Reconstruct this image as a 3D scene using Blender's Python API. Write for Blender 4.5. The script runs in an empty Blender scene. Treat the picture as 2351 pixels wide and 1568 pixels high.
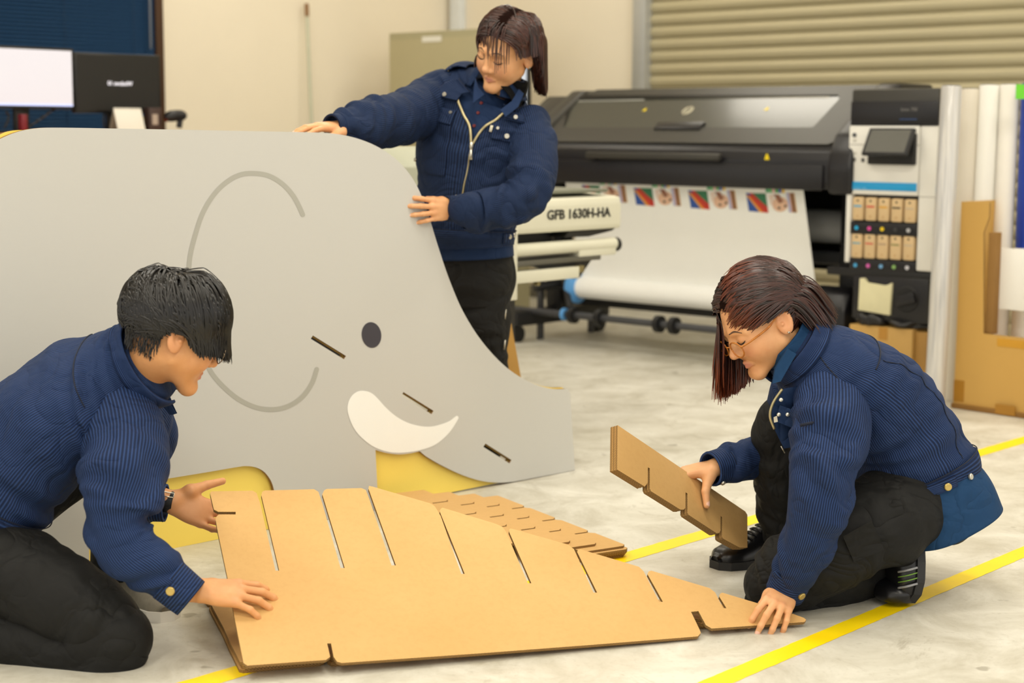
import bpy, bmesh, math, random
import numpy as np
from mathutils import Vector, Matrix
from mathutils.geometry import tessellate_polygon
random.seed(7); RNG = np.random.default_rng(7)
SC = bpy.context.scene; COL = SC.collection
# ---------------------------------------------------------------- camera
W, H, FPX, HCAM = 2351, 1568, 3750.0, 1.15
PITCH, ROLL = math.atan(484 / 3750.0), 0.0045
A_ = np.array
fw = A_([0, math.cos(PITCH), -math.sin(PITCH)]); up0 = A_([0, math.sin(PITCH), math.cos(PITCH)]); rt0 = A_([1., 0, 0])
rt = rt0 * math.cos(ROLL) + up0 * math.sin(ROLL); upv = up0 * math.cos(ROLL) - rt0 * math.sin(ROLL)
CAM = A_([0, 0, HCAM])
cam = bpy.data.cameras.new('camera'); cam.sensor_width = 36.0; cam.lens = FPX / W * 36.0
cam.clip_start = 0.05; cam.clip_end = 60
cam.dof.use_dof = True; cam.dof.focus_distance = 4.05; cam.dof.aperture_fstop = 3.0; cam.dof.aperture_blades = 0
camo = bpy.data.objects.new('camera', cam); COL.objects.link(camo)
camo.matrix_world = Matrix(((rt[0], upv[0], -fw[0], 0), (rt[1], upv[1], -fw[1], 0), (rt[2], upv[2], -fw[2], HCAM), (0, 0, 0, 1)))
SC.camera = camo
# ---------------------------------------------------------------- world, lights, exposure
SC.view_settings.view_transform = 'Standard'; SC.view_settings.look = 'None'
SC.view_settings.gamma = 1.0; SC.view_settings.use_curve_mapping = False
SC.view_settings.exposure = 0.18
wd = bpy.data.worlds.new('world'); SC.world = wd; wd.use_nodes = True
wd.node_tree.nodes['Background'].inputs[0].default_value = (1.0, 0.97, 0.91, 1)
wd.node_tree.nodes['Background'].inputs[1].default_value = 1.1
ANG = math.radians(42.5)
U = A_([math.cos(ANG), -math.sin(ANG), 0]); V = A_([math.sin(ANG), math.cos(ANG), 0]); Z = A_([0, 0, 1.])   # the room's two wall directions
def lamp(p, sx, sy, power, col=(1.0, 0.96, 0.87)):
    l = bpy.data.lights.new('ceiling_lamp_light', 'AREA'); l.shape = 'RECTANGLE'; l.size = sx; l.size_y = sy; l.energy = power; l.color = col
    o = bpy.data.objects.new('ceiling_lamp_light', l); COL.objects.link(o)
    o.location = p; o.rotation_euler = (0, 0, -ANG)
    return o
CEIL = 3.7
LAMPS = [(-2.0, -.6, 36), (.9, -.9, 36), (-1.6, 1.6, 30), (1.2, 1.4, 30), (-1.9, 4.2, 26), (.4, 4.2, 26), (2.6, 4.2, 26), (-.6, 7.2, 19), (1.9, 7.2, 19), (3.6, 6.6, 21), (1.0, 9.8, 13), (-1.2, 9.4, 13)]  # first pair, behind the camera, added for frontal light on the foreground
for lx, ly, lp in LAMPS: lamp((lx, ly, CEIL - .13), 1.3, .45, lp)
# ---------------------------------------------------------------- projection helpers (photo pixel -> place in the room)
def ray(px, py):
    d = fw * FPX + rt * (px - W / 2) - upv * (py - H / 2); return d / d[1]
def F(px, py, z=0.):
    d = ray(px, py); return CAM + d * ((z - HCAM) / d[2])
def D(px, py, y): return CAM + ray(px, py) * y
def PL(px, py, p0, n):
    d = ray(px, py); n = A_(n); return CAM + d * (((A_(p0) - CAM) @ n) / (d @ n))
def nrm(v): v = A_(v, dtype=float); return v / (np.linalg.norm(v) + 1e-12)
# ---------------------------------------------------------------- materials
def lin(h):
    if not isinstance(h, str): return tuple(h)[:3]
    h = h.lstrip('#'); c = [int(h[i:i + 2], 16) / 255 for i in (0, 2, 4)]
    return tuple(x / 12.92 if x <= .04045 else ((x + .055) / 1.055) ** 2.4 for x in c)
class NT:
    def __init__(s, name):
        s.m = bpy.data.materials.new(name); s.m.use_nodes = True; s.t = s.m.node_tree; s.n = s.t.nodes
        s.b = s.n['Principled BSDF']
    def add(s, typ, **kw):
        n = s.n.new(typ)
        for k, v in kw.items(): setattr(n, k, v)
        return n
    def val(s, sock, v):
        if hasattr(v, 'is_output') or isinstance(v, bpy.types.NodeSocket): s.t.links.new(v, sock)
        else: sock.default_value = v
    def math(s, op, a, b=0., c=0.):
        n = s.add('ShaderNodeMath', operation=op)
        for i, v in enumerate((a, b, c)): s.val(n.inputs[i], v)
        return n.outputs[0]
    def noise(s, scale, detail=3., rough=.5, vec=None, dist=0.):
        n = s.add('ShaderNodeTexNoise'); n.inputs['Scale'].default_value = scale; n.inputs['Detail'].default_value = detail
        n.inputs['Roughness'].default_value = rough; n.inputs['Distortion'].default_value = dist
        if vec is not None: s.t.links.new(vec, n.inputs['Vector'])
        return n.outputs[0]
    def geo(s): return s.add('ShaderNodeNewGeometry').outputs['Position']
    def obj(s): return s.add('ShaderNodeTexCoord').outputs['Object']
    def uv(s): return s.add('ShaderNodeTexCoord').outputs['UV']
    def scalev(s, v, xyz):
        n = s.add('ShaderNodeVectorMath', operation='MULTIPLY'); s.t.links.new(v, n.inputs[0]); n.inputs[1].default_value = xyz; return n.outputs[0]
    def sep(s, v):
        n = s.add('ShaderNodeSeparateXYZ'); s.t.links.new(v, n.inputs[0]); return n.outputs
    def attr(s, name): n = s.add('ShaderNodeAttribute', attribute_name=name); return n.outputs
    def ramp(s, fac, stops):
        n = s.add('ShaderNodeValToRGB'); e = n.color_ramp.elements
        while len(e) > 1: e.remove(e[-1])
        for i, (p, c) in enumerate(stops):
            x = e[0] if i == 0 else e.new(p)
            x.position = p; x.color = (*lin(c), 1)
        s.t.links.new(fac, n.inputs[0]); return n.outputs[0]
    def mix(s, fac, a, b):
        n = s.add('ShaderNodeMix', data_type='RGBA'); s.val(n.inputs[0], fac)
        for i, c in ((6, a), (7, b)):
            if isinstance(c, bpy.types.NodeSocket): s.t.links.new(c, n.inputs[i])
            else: n.inputs[i].default_value = (*lin(c), 1)
        return n.outputs[2]
    def col(s, c):
        if isinstance(c, bpy.types.NodeSocket): s.t.links.new(c, s.b.inputs['Base Color'])
        else: s.b.inputs['Base Color'].default_value = (*lin(c), 1)
    def set(s, rough=None, metal=None, spec=None, **kw):
        if rough is not None: s.val(s.b.inputs['Roughness'], rough)
        if metal is not None: s.b.inputs['Metallic'].default_value = metal
        if spec is not None: s.b.inputs['Specular IOR Level'].default_value = spec
        for k, v in kw.items(): s.val(s.b.inputs[k.replace('_', ' ')], v)
        return s
    def bump(s, h, strength=.3, dist=.002):
        n = s.add('ShaderNodeBump'); n.inputs['Strength'].default_value = strength; n.inputs['Distance'].default_value = dist
        s.t.links.new(h, n.inputs['Height']); s.t.links.new(n.outputs[0], s.b.inputs['Normal'])
MATS = {}
def M(name, c='#808080', rough=.5, metal=0., var=.06, vs=8., bump=0., bs=120., spec=.5, emit=None, **kw):
    """plain material with a little procedural unevenness"""
    if name in MATS: return MATS[name]
    t = NT(name); l = lin(c)
    if var > 0:
        nz = t.noise(vs, 4., .6, t.obj())
        t.col(t.ramp(nz, [(.25, tuple(x * (1 - var) for x in l)), (.75, tuple(min(1, x * (1 + var)) for x in l))]))
    else: t.col(c)
    t.set(rough, metal, spec, **kw)
    if bump: t.bump(t.noise(bs, 3., .6, t.obj()), bump)
    if emit:
        t.b.inputs['Emission Color'].default_value = (*lin(emit[0]), 1); t.b.inputs['Emission Strength'].default_value = emit[1]
    MATS[name] = t.m; return t.m
# ---------------------------------------------------------------- objects
LOC = {}
def tag(o, label=None, cat=None, group=None, kind=None):
    if label: o['label'] = label
    if cat: o['category'] = cat
    if group: o['group'] = group
    if kind: o['kind'] = kind
    return o
def thing(name, label, cat, loc, group=None):
    o = bpy.data.objects.new(name, None); COL.objects.link(o); o.location = tuple(loc); o.empty_display_size = .1
    LOC[o] = Vector(tuple(loc)); return tag(o, label, cat, group)
def put(o, parent=None):
    COL.objects.link(o)
    if parent is not None:
        o.parent = parent
        p = parent; L = Vector((0, 0, 0))
        while p is not None: L += LOC.get(p, Vector((0, 0, 0))); p = p.parent
        o.matrix_parent_inverse = Matrix.Translation(-L) if parent.type == 'EMPTY' else Matrix.Identity(4)
    return o
def mk(name, verts, faces, mat, parent=None, smooth=False, midx=None, uvs=None, attrs=None):
    me = bpy.data.meshes.new(name); me.from_pydata([tuple(map(float, v)) for v in verts], [], [tuple(map(int, f)) for f in faces])
    for m in (mat if isinstance(mat, (list, tuple)) else [mat]): me.materials.append(m)
    if midx is not None: me.polygons.foreach_set('material_index', np.asarray(midx, np.int32))
    if smooth: me.polygons.foreach_set('use_smooth', np.ones(len(me.polygons), bool))
    if uvs is not None:
        lay = me.uv_layers.new(name='UVMap'); lay.data.foreach_set('uv', np.asarray(uvs, np.float32).ravel())
    for k, (typ, arr) in (attrs or {}).items():
        a = me.attributes.new(k, typ, 'POINT')
        a.data.foreach_set('vector' if typ == 'FLOAT_VECTOR' else 'value', np.asarray(arr, np.float32).ravel())
    me.update(); o = bpy.data.objects.new(name, me); return put(o, parent)
def from_bm(name, bm, mat, parent=None, smooth=False):
    me = bpy.data.meshes.new(name); bmesh.ops.recalc_face_normals(bm, faces=bm.faces); bm.to_mesh(me); bm.free()
    for m in (mat if isinstance(mat, (list, tuple)) else [mat]): me.materials.append(m)
    if smooth:
        me.polygons.foreach_set('use_smooth', np.ones(len(me.polygons), bool)); me.set_sharp_from_angle(angle=math.radians(40))
    o = bpy.data.objects.new(name, me); return put(o, parent)
class Fr:
    """a local frame: origin + three axes; boxes and prisms are given in its coordinates"""
    def __init__(s, o, x=(1, 0, 0), y=(0, 1, 0), z=(0, 0, 1)): s.o = A_(o, dtype=float); s.x = A_(x, dtype=float); s.y = A_(y, dtype=float); s.z = A_(z, dtype=float)
    def __call__(s, a, b, c): return s.o + s.x * a + s.y * b + s.z * c
    def at(s, px, py, b):      # photo pixel on the plane y=b of this frame -> (a, c)
        p = PL(px, py, s.o + s.y * b, s.y) - s.o; return float(p @ s.x), float(p @ s.z)
WORLD = Fr((0, 0, 0))
def box(name, fr, a, b, c, mat, parent=None, bev=.004, seg=2):
    bm = bmesh.new()
    vs = [bm.verts.new(tuple(fr(x, y, z))) for z in c for y in b for x in a]
    for f in ((0, 1, 3, 2), (4, 6, 7, 5), (0, 4, 5, 1), (2, 3, 7, 6), (0, 2, 6, 4), (1, 5, 7, 3)): bm.faces.new([vs[i] for i in f])
    bev = min(bev, .45 * min(abs(a[1] - a[0]), abs(b[1] - b[0]), abs(c[1] - c[0])))
    if bev > 1e-5: bmesh.ops.bevel(bm, geom=list(bm.edges), offset=bev, segments=seg, affect='EDGES', profile=.5)
    return from_bm(name, bm, mat, parent, smooth=bev > 0)
def prism(name, fr, prof, x0, x1, mat, parent=None, bev=0., axis='x', seg=2):
    """profile of (b,c) pairs extruded along a (axis x), or (a,c) along b (axis y), or (a,b) along c (axis z)"""
    g = {'x': lambda t, p: fr(t, p[0], p[1]), 'y': lambda t, p: fr(p[0], t, p[1]), 'z': lambda t, p: fr(p[0], p[1], t)}[axis]
    bm = bmesh.new(); n = len(prof)
    A0 = [bm.verts.new(tuple(g(x0, p))) for p in prof]; B0 = [bm.verts.new(tuple(g(x1, p))) for p in prof]
    bm.faces.new(A0); bm.faces.new(B0[::-1])
    for i in range(n): bm.faces.new((A0[i], B0[i], B0[(i + 1) % n], A0[(i + 1) % n]))
    if bev: bmesh.ops.bevel(bm, geom=list(bm.edges), offset=bev, segments=seg, affect='EDGES', profile=.5)
    return from_bm(name, bm, mat, parent, smooth=bool(bev))
def basis(d, ref=(0, 0, 1)):
    d = nrm(d); r = A_(ref, dtype=float)
    if abs(d @ nrm(r)) > .97: r = A_([1., 0, 0])
    x = nrm(np.cross(r, d)); return x, np.cross(d, x)
def lathe(name, p0, axis, prof, mat, parent=None, seg=24, smooth=True, midx=None):
    """prof: list of (distance along axis, radius)"""
    d = nrm(axis); x, y = basis(d); V_, F_ = [], []
    th = np.linspace(0, 2 * math.pi, seg, endpoint=False)
    for (t, r) in prof:
        for a in th: V_.append(A_(p0) + d * t + (x * math.cos(a) + y * math.sin(a)) * max(r, 1e-5))
    for i in range(len(prof) - 1):
        for k in range(seg):
            k2 = (k + 1) % seg; F_.append((i * seg + k, i * seg + k2, (i + 1) * seg + k2, (i + 1) * seg + k))
    F_.append(tuple(range(seg))[::-1]); F_.append(tuple((len(prof) - 1) * seg + k for k in range(seg)))
    o = mk(name, V_, F_, mat, parent, smooth)
    if smooth: o.data.set_sharp_from_angle(angle=math.radians(38))
    return o
def cyl(name, p0, p1, r, mat, parent=None, seg=20, r2=None, bev=.0):
    p0 = A_(p0, dtype=float); p1 = A_(p1, dtype=float); L = np.linalg.norm(p1 - p0); r2 = r if r2 is None else r2
    b = min(bev, L * .4)
    prof = [(0, r - b), (b, r), (L - b, r2), (L, r2 - b)] if b else [(0, r), (L, r2)]
    return lathe(name, p0, p1 - p0, prof, mat, parent, seg)
def crom(P, n=8, closed=False):
    """Catmull-Rom through points, n samples per span"""
    P = [A_(p, dtype=float) for p in P]; N = len(P); out = []
    for i in range(N if closed else N - 1):
        p0 = P[(i - 1) % N] if closed or i > 0 else 2 * P[0] - P[1]
        p1 = P[i]; p2 = P[(i + 1) % N]
        p3 = P[(i + 2) % N] if closed or i + 2 < N else 2 * P[-1] - P[-2]
        for k in range(n):
            t = k / n; out.append(.5 * ((2 * p1) + (-p0 + p2) * t + (2 * p0 - 5 * p1 + 4 * p2 - p3) * t * t + (-p0 + 3 * p1 - 3 * p2 + p3) * t ** 3))
    if not closed: out.append(P[-1])
    return out
def tube_geo(pts, r, seg=8, flat=1., ref=None):
    pts = np.asarray(pts, float); n = len(pts); R = np.broadcast_to(np.asarray(r, float), (n,))
    T = np.gradient(pts, axis=0); T /= np.linalg.norm(T, axis=1)[:, None] + 1e-12
    x, _ = basis(T[0], (0, 0, 1) if ref is None else ref); V_, F_ = [], []
    for i in range(n):
        x = nrm(x - T[i] * (x @ T[i])); y = np.cross(T[i], x)
        for k in range(seg):
            a = 2 * math.pi * k / seg; V_.append(pts[i] + (x * math.cos(a) * flat + y * math.sin(a)) * R[i])
    for i in range(n - 1):
        for k in range(seg):
            k2 = (k + 1) % seg; F_.append((i * seg + k, i * seg + k2, (i + 1) * seg + k2, (i + 1) * seg + k))
    F_.append(tuple(range(seg))[::-1]); F_.append(tuple((n - 1) * seg + k for k in range(seg)))
    return V_, F_
def tube(name, pts, r, mat, parent=None, seg=8, flat=1., ref=None):
    v, f = tube_geo(pts, r, seg, flat, ref); return mk(name, v, f, mat, parent, True)
def text(name, s, p, x, y, size, mat, parent=None, mirror=False, depth=.0006, bold=0., sx=1., cx=False):
    cu = bpy.data.curves.new(name, 'FONT'); cu.body = s; cu.size = size; cu.extrude = depth; cu.offset = bold; cu.resolution_u = 3
    if cx: cu.align_x = 'CENTER'
    to = bpy.data.objects.new(name, cu); me = bpy.data.meshes.new_from_object(to); bpy.data.objects.remove(to); bpy.data.curves.remove(cu)
    x = nrm(x) * (-1 if mirror else 1) * sx; y = nrm(y); z = nrm(np.cross(nrm(x) * (-1 if mirror else 1), y))
    co = np.empty(len(me.vertices) * 3); me.vertices.foreach_get('co', co); co = co.reshape(-1, 3)
    co = A_(p) + co[:, :1] * x + co[:, 1:2] * y + co[:, 2:] * z
    me.vertices.foreach_set('co', co.ravel()); me.materials.clear(); me.materials.append(mat); me.name = name
    if mirror: me.flip_normals()
    me.update(); return put(bpy.data.objects.new(name, me), parent)
def patch(name, pts, mat, n, parent=None, th=.0008):
    """a flat printed mark or sticker: polygon of 3D points given a small thickness along n"""
    n = nrm(n); k = len(pts); pts = [A_(p, dtype=float) for p in pts]
    V_ = pts + [p + n * th for p in pts]
    F_ = [tuple(range(k)), tuple(range(2 * k - 1, k - 1, -1))] + [(i, (i + 1) % k, k + (i + 1) % k, k + i) for i in range(k)]
    o = mk(name, V_, F_, mat, parent); bm = bmesh.new(); bm.from_mesh(o.data); bmesh.ops.recalc_face_normals(bm, faces=bm.faces); bm.to_mesh(o.data); bm.free()
    return o
def sheet(name, fr, outer, holes, th, mats, parent=None):
    """board cut out of sheet: outline + holes in (a,b) of frame fr, thickness th along -z (front face at z=0). mats: face, edge, back"""
    loops = [outer] + list(holes); V2 = [Vector((p[0], p[1], 0)) for l in loops for p in l]
    tris = tessellate_polygon([[Vector((p[0], p[1], 0)) for p in l] for l in loops]); n = len(V2)
    V_ = [fr(p.x, p.y, 0) for p in V2] + [fr(p.x, p.y, -th) for p in V2]; F_, mi, uv = [], [], []
    for a, b, c in tris:
        s = (V2[b] - V2[a]).cross(V2[c] - V2[a]).z
        if s < 0: b, c = c, b
        F_.append((a, b, c)); mi.append(0); uv += [tuple(V2[q][:2]) for q in (a, b, c)]
        F_.append((n + a, n + c, n + b)); mi.append(2); uv += [tuple(V2[q][:2]) for q in (a, c, b)]
    o = 0
    for l in loops:
        m = len(l); per = 0.; area = sum(l[i][0] * l[(i + 1) % m][1] - l[(i + 1) % m][0] * l[i][1] for i in range(m))
        ccw = (area > 0) == (l is outer)
        for i in range(m):
            j = (i + 1) % m; L = math.hypot(l[j][0] - l[i][0], l[j][1] - l[i][1])
            q = [(o + i, per, 1), (n + o + i, per, 0), (n + o + j, per + L, 0), (o + j, per + L, 1)]
            if not ccw: q = q[::-1]
            F_.append(tuple(x[0] for x in q)); mi.append(1); uv += [(x[1], x[2]) for x in q]; per += L
        o += m
    return mk(name, V_, F_, mats, parent, False, mi, uv)
# ================================================================ the room
def floor_mat():
    t = NT('worn_concrete'); p = t.geo()
    big = t.noise(.9, 5., .6, p); mid = t.noise(4.5, 6., .68, p, .6); fine = t.noise(60., 4., .7, p)
    base = t.ramp(big, [(.3, '#d2cfc2'), (.55, '#dddacf'), (.8, '#cbc7b9')])
    c = t.mix(t.ramp(mid, [(.38, (0, 0, 0)), (.72, (1, 1, 1))]), base, '#b3ad9c')
    c = t.mix(t.math('MULTIPLY', t.ramp(fine, [(.55, (0, 0, 0)), (.75, (1, 1, 1))]), .4), c, '#a39c8a')
    st = t.noise(2.6, 5., .75, t.scalev(p, (1.6, .8, 1)), 1.5)                       # scuffs and stains
    c = t.mix(t.math('MULTIPLY', t.ramp(st, [(.60, (0, 0, 0)), (.72, (1, 1, 1))]), .6), c, '#8f8672')
    sp = t.noise(11., 2., .5, p); c = t.mix(t.math('MULTIPLY', t.ramp(sp, [(.70, (0, 0, 0)), (.74, (1, 1, 1))]), .5), c, '#776f5c')
    rot = t.add('ShaderNodeMapping'); rot.inputs['Rotation'].default_value = (0, 0, .7); rot.inputs['Scale'].default_value = (2.2, 26, 1); t.t.links.new(p, rot.inputs[0])
    sc = t.noise(3., 4., .7, rot.outputs[0], .4); c = t.mix(t.math('MULTIPLY', t.ramp(sc, [(.63, (0, 0, 0)), (.72, (1, 1, 1))]), .22), c, '#857d6b')
    rot2 = t.add('ShaderNodeMapping'); rot2.inputs['Rotation'].default_value = (0, 0, -.5); rot2.inputs['Scale'].default_value = (1.3, 34, 1); t.t.links.new(p, rot2.inputs[0])
    sc2 = t.noise(2.3, 4., .7, rot2.outputs[0], .6); c = t.mix(t.math('MULTIPLY', t.ramp(sc2, [(.66, (0, 0, 0)), (.72, (1, 1, 1))]), .25), c, '#857d6b')
    t.col(c); t.set(.42, 0, .4); t.bump(t.noise(35., 4., .6, p), .08); return t.m
def plane(name, pts, mat, parent=None): return mk(name, pts, [tuple(range(len(pts)))], mat, parent)
Cn = A_([-.444, 11.9, 0]); RM = Fr(Cn, U, V)            # corner of the room; u runs right along the back wall, -v runs along the left wall towards us
tag(plane('floor', [RM(-.2, .2, 0), RM(-.2, -16, 0), RM(13, -16, 0), RM(13, .2, 0)], floor_mat()), kind='structure')
wallm = M('cream_wall_paint', '#f1e7d2', .75, var=.02, vs=2., bump=.05, bs=200)
ceilm = M('ceiling_board', '#efe9dc', .8, var=.02)
tag(box('ceiling', RM, (-.2, 13), (-16, .2), (CEIL, CEIL + .1), ceilm, bev=0), kind='structure')
SH0 = RM.at(1486, 100, -.02)[0]                          # left edge of the shutter opening
wb = tag(box('wall_back', RM, (-.2, SH0 - .1), (0, .2), (0, CEIL), wallm, bev=0), kind='structure')
box('lintel', RM, (SH0 - .1, 13), (0, .2), (3.0, CEIL), wallm, wb, bev=0)
# window opening in the left wall: starts (towards the camera) at photo x 370
LW = Fr(Cn, -V, -U)                                      # a runs along the left wall towards the camera
def lwat(px, py, b=0.):
    p = PL(px, py, LW.o + LW.y * b, U) - LW.o; return float(p @ LW.x), float(p @ LW.z)
wx0 = lwat(369, 120)[0]; WZ0 = 1.0
wl = tag(box('wall_left', LW, (-.2, wx0), (0, .2), (0, CEIL), wallm, bev=0), kind='structure')
box('wall_below_window', LW, (wx0, 11), (0, .2), (0, WZ0), wallm, wl, bev=0)
box('wall_above_window', LW, (wx0, 11), (0, .2), (2.6, CEIL), wallm, wl, bev=0)
tag(box('baseboard_left', LW, (-.2, 11), (-.012, 0), (0, .08), M('grey_vinyl', '#8b867a', .5)), kind='structure')
tag(box('baseboard_back', RM, (-.01, SH0 - .1), (-.012, 0), (0, .08), MATS['grey_vinyl']), kind='structure')
brown = M('brown_aluminium', '#4b3322', .45, .3)
w1 = tag(box('window_1', LW, (wx0 - .005, wx0 + .05), (-.03, .12), (WZ0, 2.6), brown), kind='structure')
box('window_sill', LW, (wx0 + .05, 5.6), (-.03, .12), (WZ0, WZ0 + .05), brown, w1)
box('window_head', LW, (wx0 + .05, 5.6), (-.03, .12), (2.55, 2.6), brown, w1)
box('window_mullion', LW, (4.4, 4.45), (.04, .1), (WZ0 + .05, 2.55), brown, w1)
box('window_jamb', LW, (5.55, 5.6), (-.03, .12), (WZ0 + .05, 2.55), brown, w1)
gl = NT('window_glass'); gl.col('#1c2a38'); gl.set(.05, 0, .6, Transmission_Weight=.3)
box('pane', LW, (wx0 + .05, 4.4), (.08, .085), (WZ0 + .05, 2.55), gl.m, w1, bev=0)
box('pane', LW, (4.45, 5.55), (.08, .085), (WZ0 + .05, 2.55), gl.m, w1, bev=0)
# venetian blind
bl = thing('window_blind', 'dark blue venetian blind hanging in the window behind the monitors', 'blind', LW(wx0 + 1.4, -.02, WZ0))
blue_slat = M('blue_blind_slat', '#2c527c', .5, var=.05)
bx0, bx1 = wx0 + .06, 5.5; first = None
box('head_rail', LW, (bx0, bx1), (-.03, .01), (2.50, 2.55), blue_slat, bl)
zz = WZ0 + .06; i = 0
prof = [(-.013, -.008), (0, .0005), (.012, .010), (.0125, .0085), (.0005, -.0015), (-.0125, -.0095)]
while zz < 2.49:
    if first is None: first = prism('slat', LW, [(b - .015, c + zz) for b, c in prof], bx0, bx1, blue_slat, bl); z0_ = zz
    else:
        o = bpy.data.objects.new('slat', first.data); put(o, bl); o.location = (0, 0, zz - z0_)
    zz += .0225
for a in (bx0 + .15, bx0 + .62, bx0 + 1.2): tube('ladder_cord', [LW(a, -.03, WZ0 + .06), LW(a, -.03, 2.5)], .0015, M('cord_blue', '#26405e', .7), bl, 5)
a_w, z_w = lwat(346, 112, -.06)
tube('tilt_wand', [LW(a_w, -.06, z_w), LW(a_w - .004, -.06, 2.5)], .006, M('clear_wand', '#8d939c', .25), bl, 8)
# roller shutter in the back wall, every slat its own piece
sm = M('shutter_beige', '#b7ad8c', .45, .15, var=.03, vs=3)
d1 = tag(box('door_1', RM, (SH0 - .10, SH0), (-.05, .1), (0, 3.0), M('shutter_rail', '#b9bab8', .4, .4)), kind='structure')
SP = .078; zz = SP * .35; first = None
prof = [(0.0, 0.004), (-.010, .012), (-.016, .028), (-.016, .048), (-.010, .062), (-.001, .069), (0, SP), (.006, SP), (.006, 0)]
while zz < 3.0:
    if first is None: first = prism('shutter_slat', RM, [(b + .03, c + zz) for b, c in prof], SH0, 9.5, sm, d1); z0_ = zz
    else: o = bpy.data.objects.new('shutter_slat', first.data); put(o, d1); o.location = (0, 0, zz - z0_)
    zz += SP
# conduit in the corner of the room
a0, _ = RM.at(1032, 30, -.06); a1, _ = RM.at(1056, 30, -.06)
tag(box('trim_1', RM, (a0, a1), (-.06, 0), (0, CEIL), M('pale_conduit', '#dfe3e4', .5)), kind='structure')
# pale rod with a brown grip against the left wall
rb = lwat(708, 290, -.05); rtp = lwat(705, 8, -.05); rk = lwat(705, 38, -.05)
rd = thing('hook_rod', 'long pale rod with brown grip standing upright against the cream wall', 'rod', LW(rb[0], -.05, 0))
foot = LW(rb[0] + (rb[0] - rtp[0]) * 4 * .3, -.14, 0)
cyl('shaft', foot, LW(rk[0], -.05, rk[1]), .011, M('pale_green_rod', '#c9cbb4', .4), rd)
cyl('grip', LW(rk[0], -.05, rk[1]), LW(rtp[0], -.045, rtp[1]), .014, M('brown_wood', '#8a6338', .5), rd, bev=.003)
# unseen ceiling lamps, the extra pair behind the camera included
lampm = M('lamp_diffuser', '#ffffff', .4, var=0, emit=('#fff2d8', 3.0)); lamph = M('lamp_housing', '#e9e6df', .5)
for k, (lx, ly, _p) in enumerate(LAMPS):
    fr = Fr((lx, ly, CEIL), U, V); t = thing('ceiling_lamp', 'unseen long white fluorescent fitting on the ceiling above the workshop', 'lamp', (lx, ly, CEIL), 'ceiling lamps')
    box('housing', fr, (-.68, .68), (-.25, .25), (-.08, 0), lamph, t); box('diffuser', fr, (-.65, .65), (-.22, .22), (-.10, -.08), lampm, t)
# yellow floor lines
ym = NT('yellow_floor_paint'); p = ym.geo()
c = ym.ramp(ym.noise(3., 4., .6, p), [(.3, '#ffd800'), (.7, '#ffe30a')])
c = ym.mix(ym.math('MULTIPLY', ym.ramp(ym.noise(45., 5., .75, p, .5), [(.62, (0, 0, 0)), (.72, (1, 1, 1))]), .55), c, '#cdbb78'); ym.col(c); ym.set(.4)
def floor_line(name, pA, pB, ext0, ext1, w, label):
    d = nrm(pB - pA); n = A_([-d[1], d[0], 0]); L = np.linalg.norm(pB - pA); ts = np.arange(-ext0, L + ext1, .012); V_, F_ = [], []
    j1 = np.cumsum(RNG.normal(0, .0006, len(ts))); j2 = np.cumsum(RNG.normal(0, .0006, len(ts)))
    j1 -= np.convolve(j1, np.ones(9) / 9, 'same'); j2 -= np.convolve(j2, np.ones(9) / 9, 'same')
    for t, a, b in zip(ts, j1, j2): V_ += [pA + d * t + n * (w / 2 + a) + Z * .0007, pA + d * t - n * (w / 2 + b) + Z * .0007]
    for i in range(len(ts) - 1): F_.append((2 * i, 2 * i + 1, 2 * i + 3, 2 * i + 2))
    return tag(mk(name, V_, F_, ym.m), label, 'floor line')
floor_line('floor_line', F(1642, 1568), F(2250, 1310), .9, 3.0, .056, 'yellow line painted on floor nearest the camera, under the crouching person\'s shoe')
floor_line('floor_line', F(546, 1542), F(2273, 1033), .9, 2.0, .066, 'yellow line painted on floor running under the big cardboard panel')
# ================================================================ wide-format printer
blk = M('black_plastic', '#17161a', .38, var=.1, vs=4); blk2 = M('charcoal_plastic', '#36342f', .42, var=.08, vs=3); whp = M('white_plastic', '#e9e7e0', .4, var=.02)
mblk = M('matt_black_metal', '#121214', .5); greym = M('grey_metal', '#55565a', .4, .6)
paper = M('white_vinyl_media', '#fbfbf7', .5, var=.015)
PO = D(2150, 600, 7.2) * A_([1, 1, 0]); PR = Fr(PO, U, V)
pr = thing('wide_format_printer', 'large black and white wide-format printer in front of the roller shutter', 'printer', PO + V * .4 - U * 1.2)
uL = PR.at(1212, 330, .0)[0]; uR = PR.at(1950, 330, .0)[0]; zb = PR.at(1848, 434, 0)[1]; zl = PR.at(1844, 338, 0)[1]
zt = PR.at(1700, 206, .40)[1]
# main beam (profile in v,z)
bprof = [(.0, zb), (-.012, zb + .03), (-.012, zl - .06), (.0, zl - .02), (.02, zl), (.06, zl + .035), (.40, zt - .02), (.44, zt), (.72, zt), (.75, zt - .04), (.75, zb + .05), (.70, zb)]
beam = prism('print_beam', PR, bprof, uL, uR, blk, pr, bev=.006)
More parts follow.
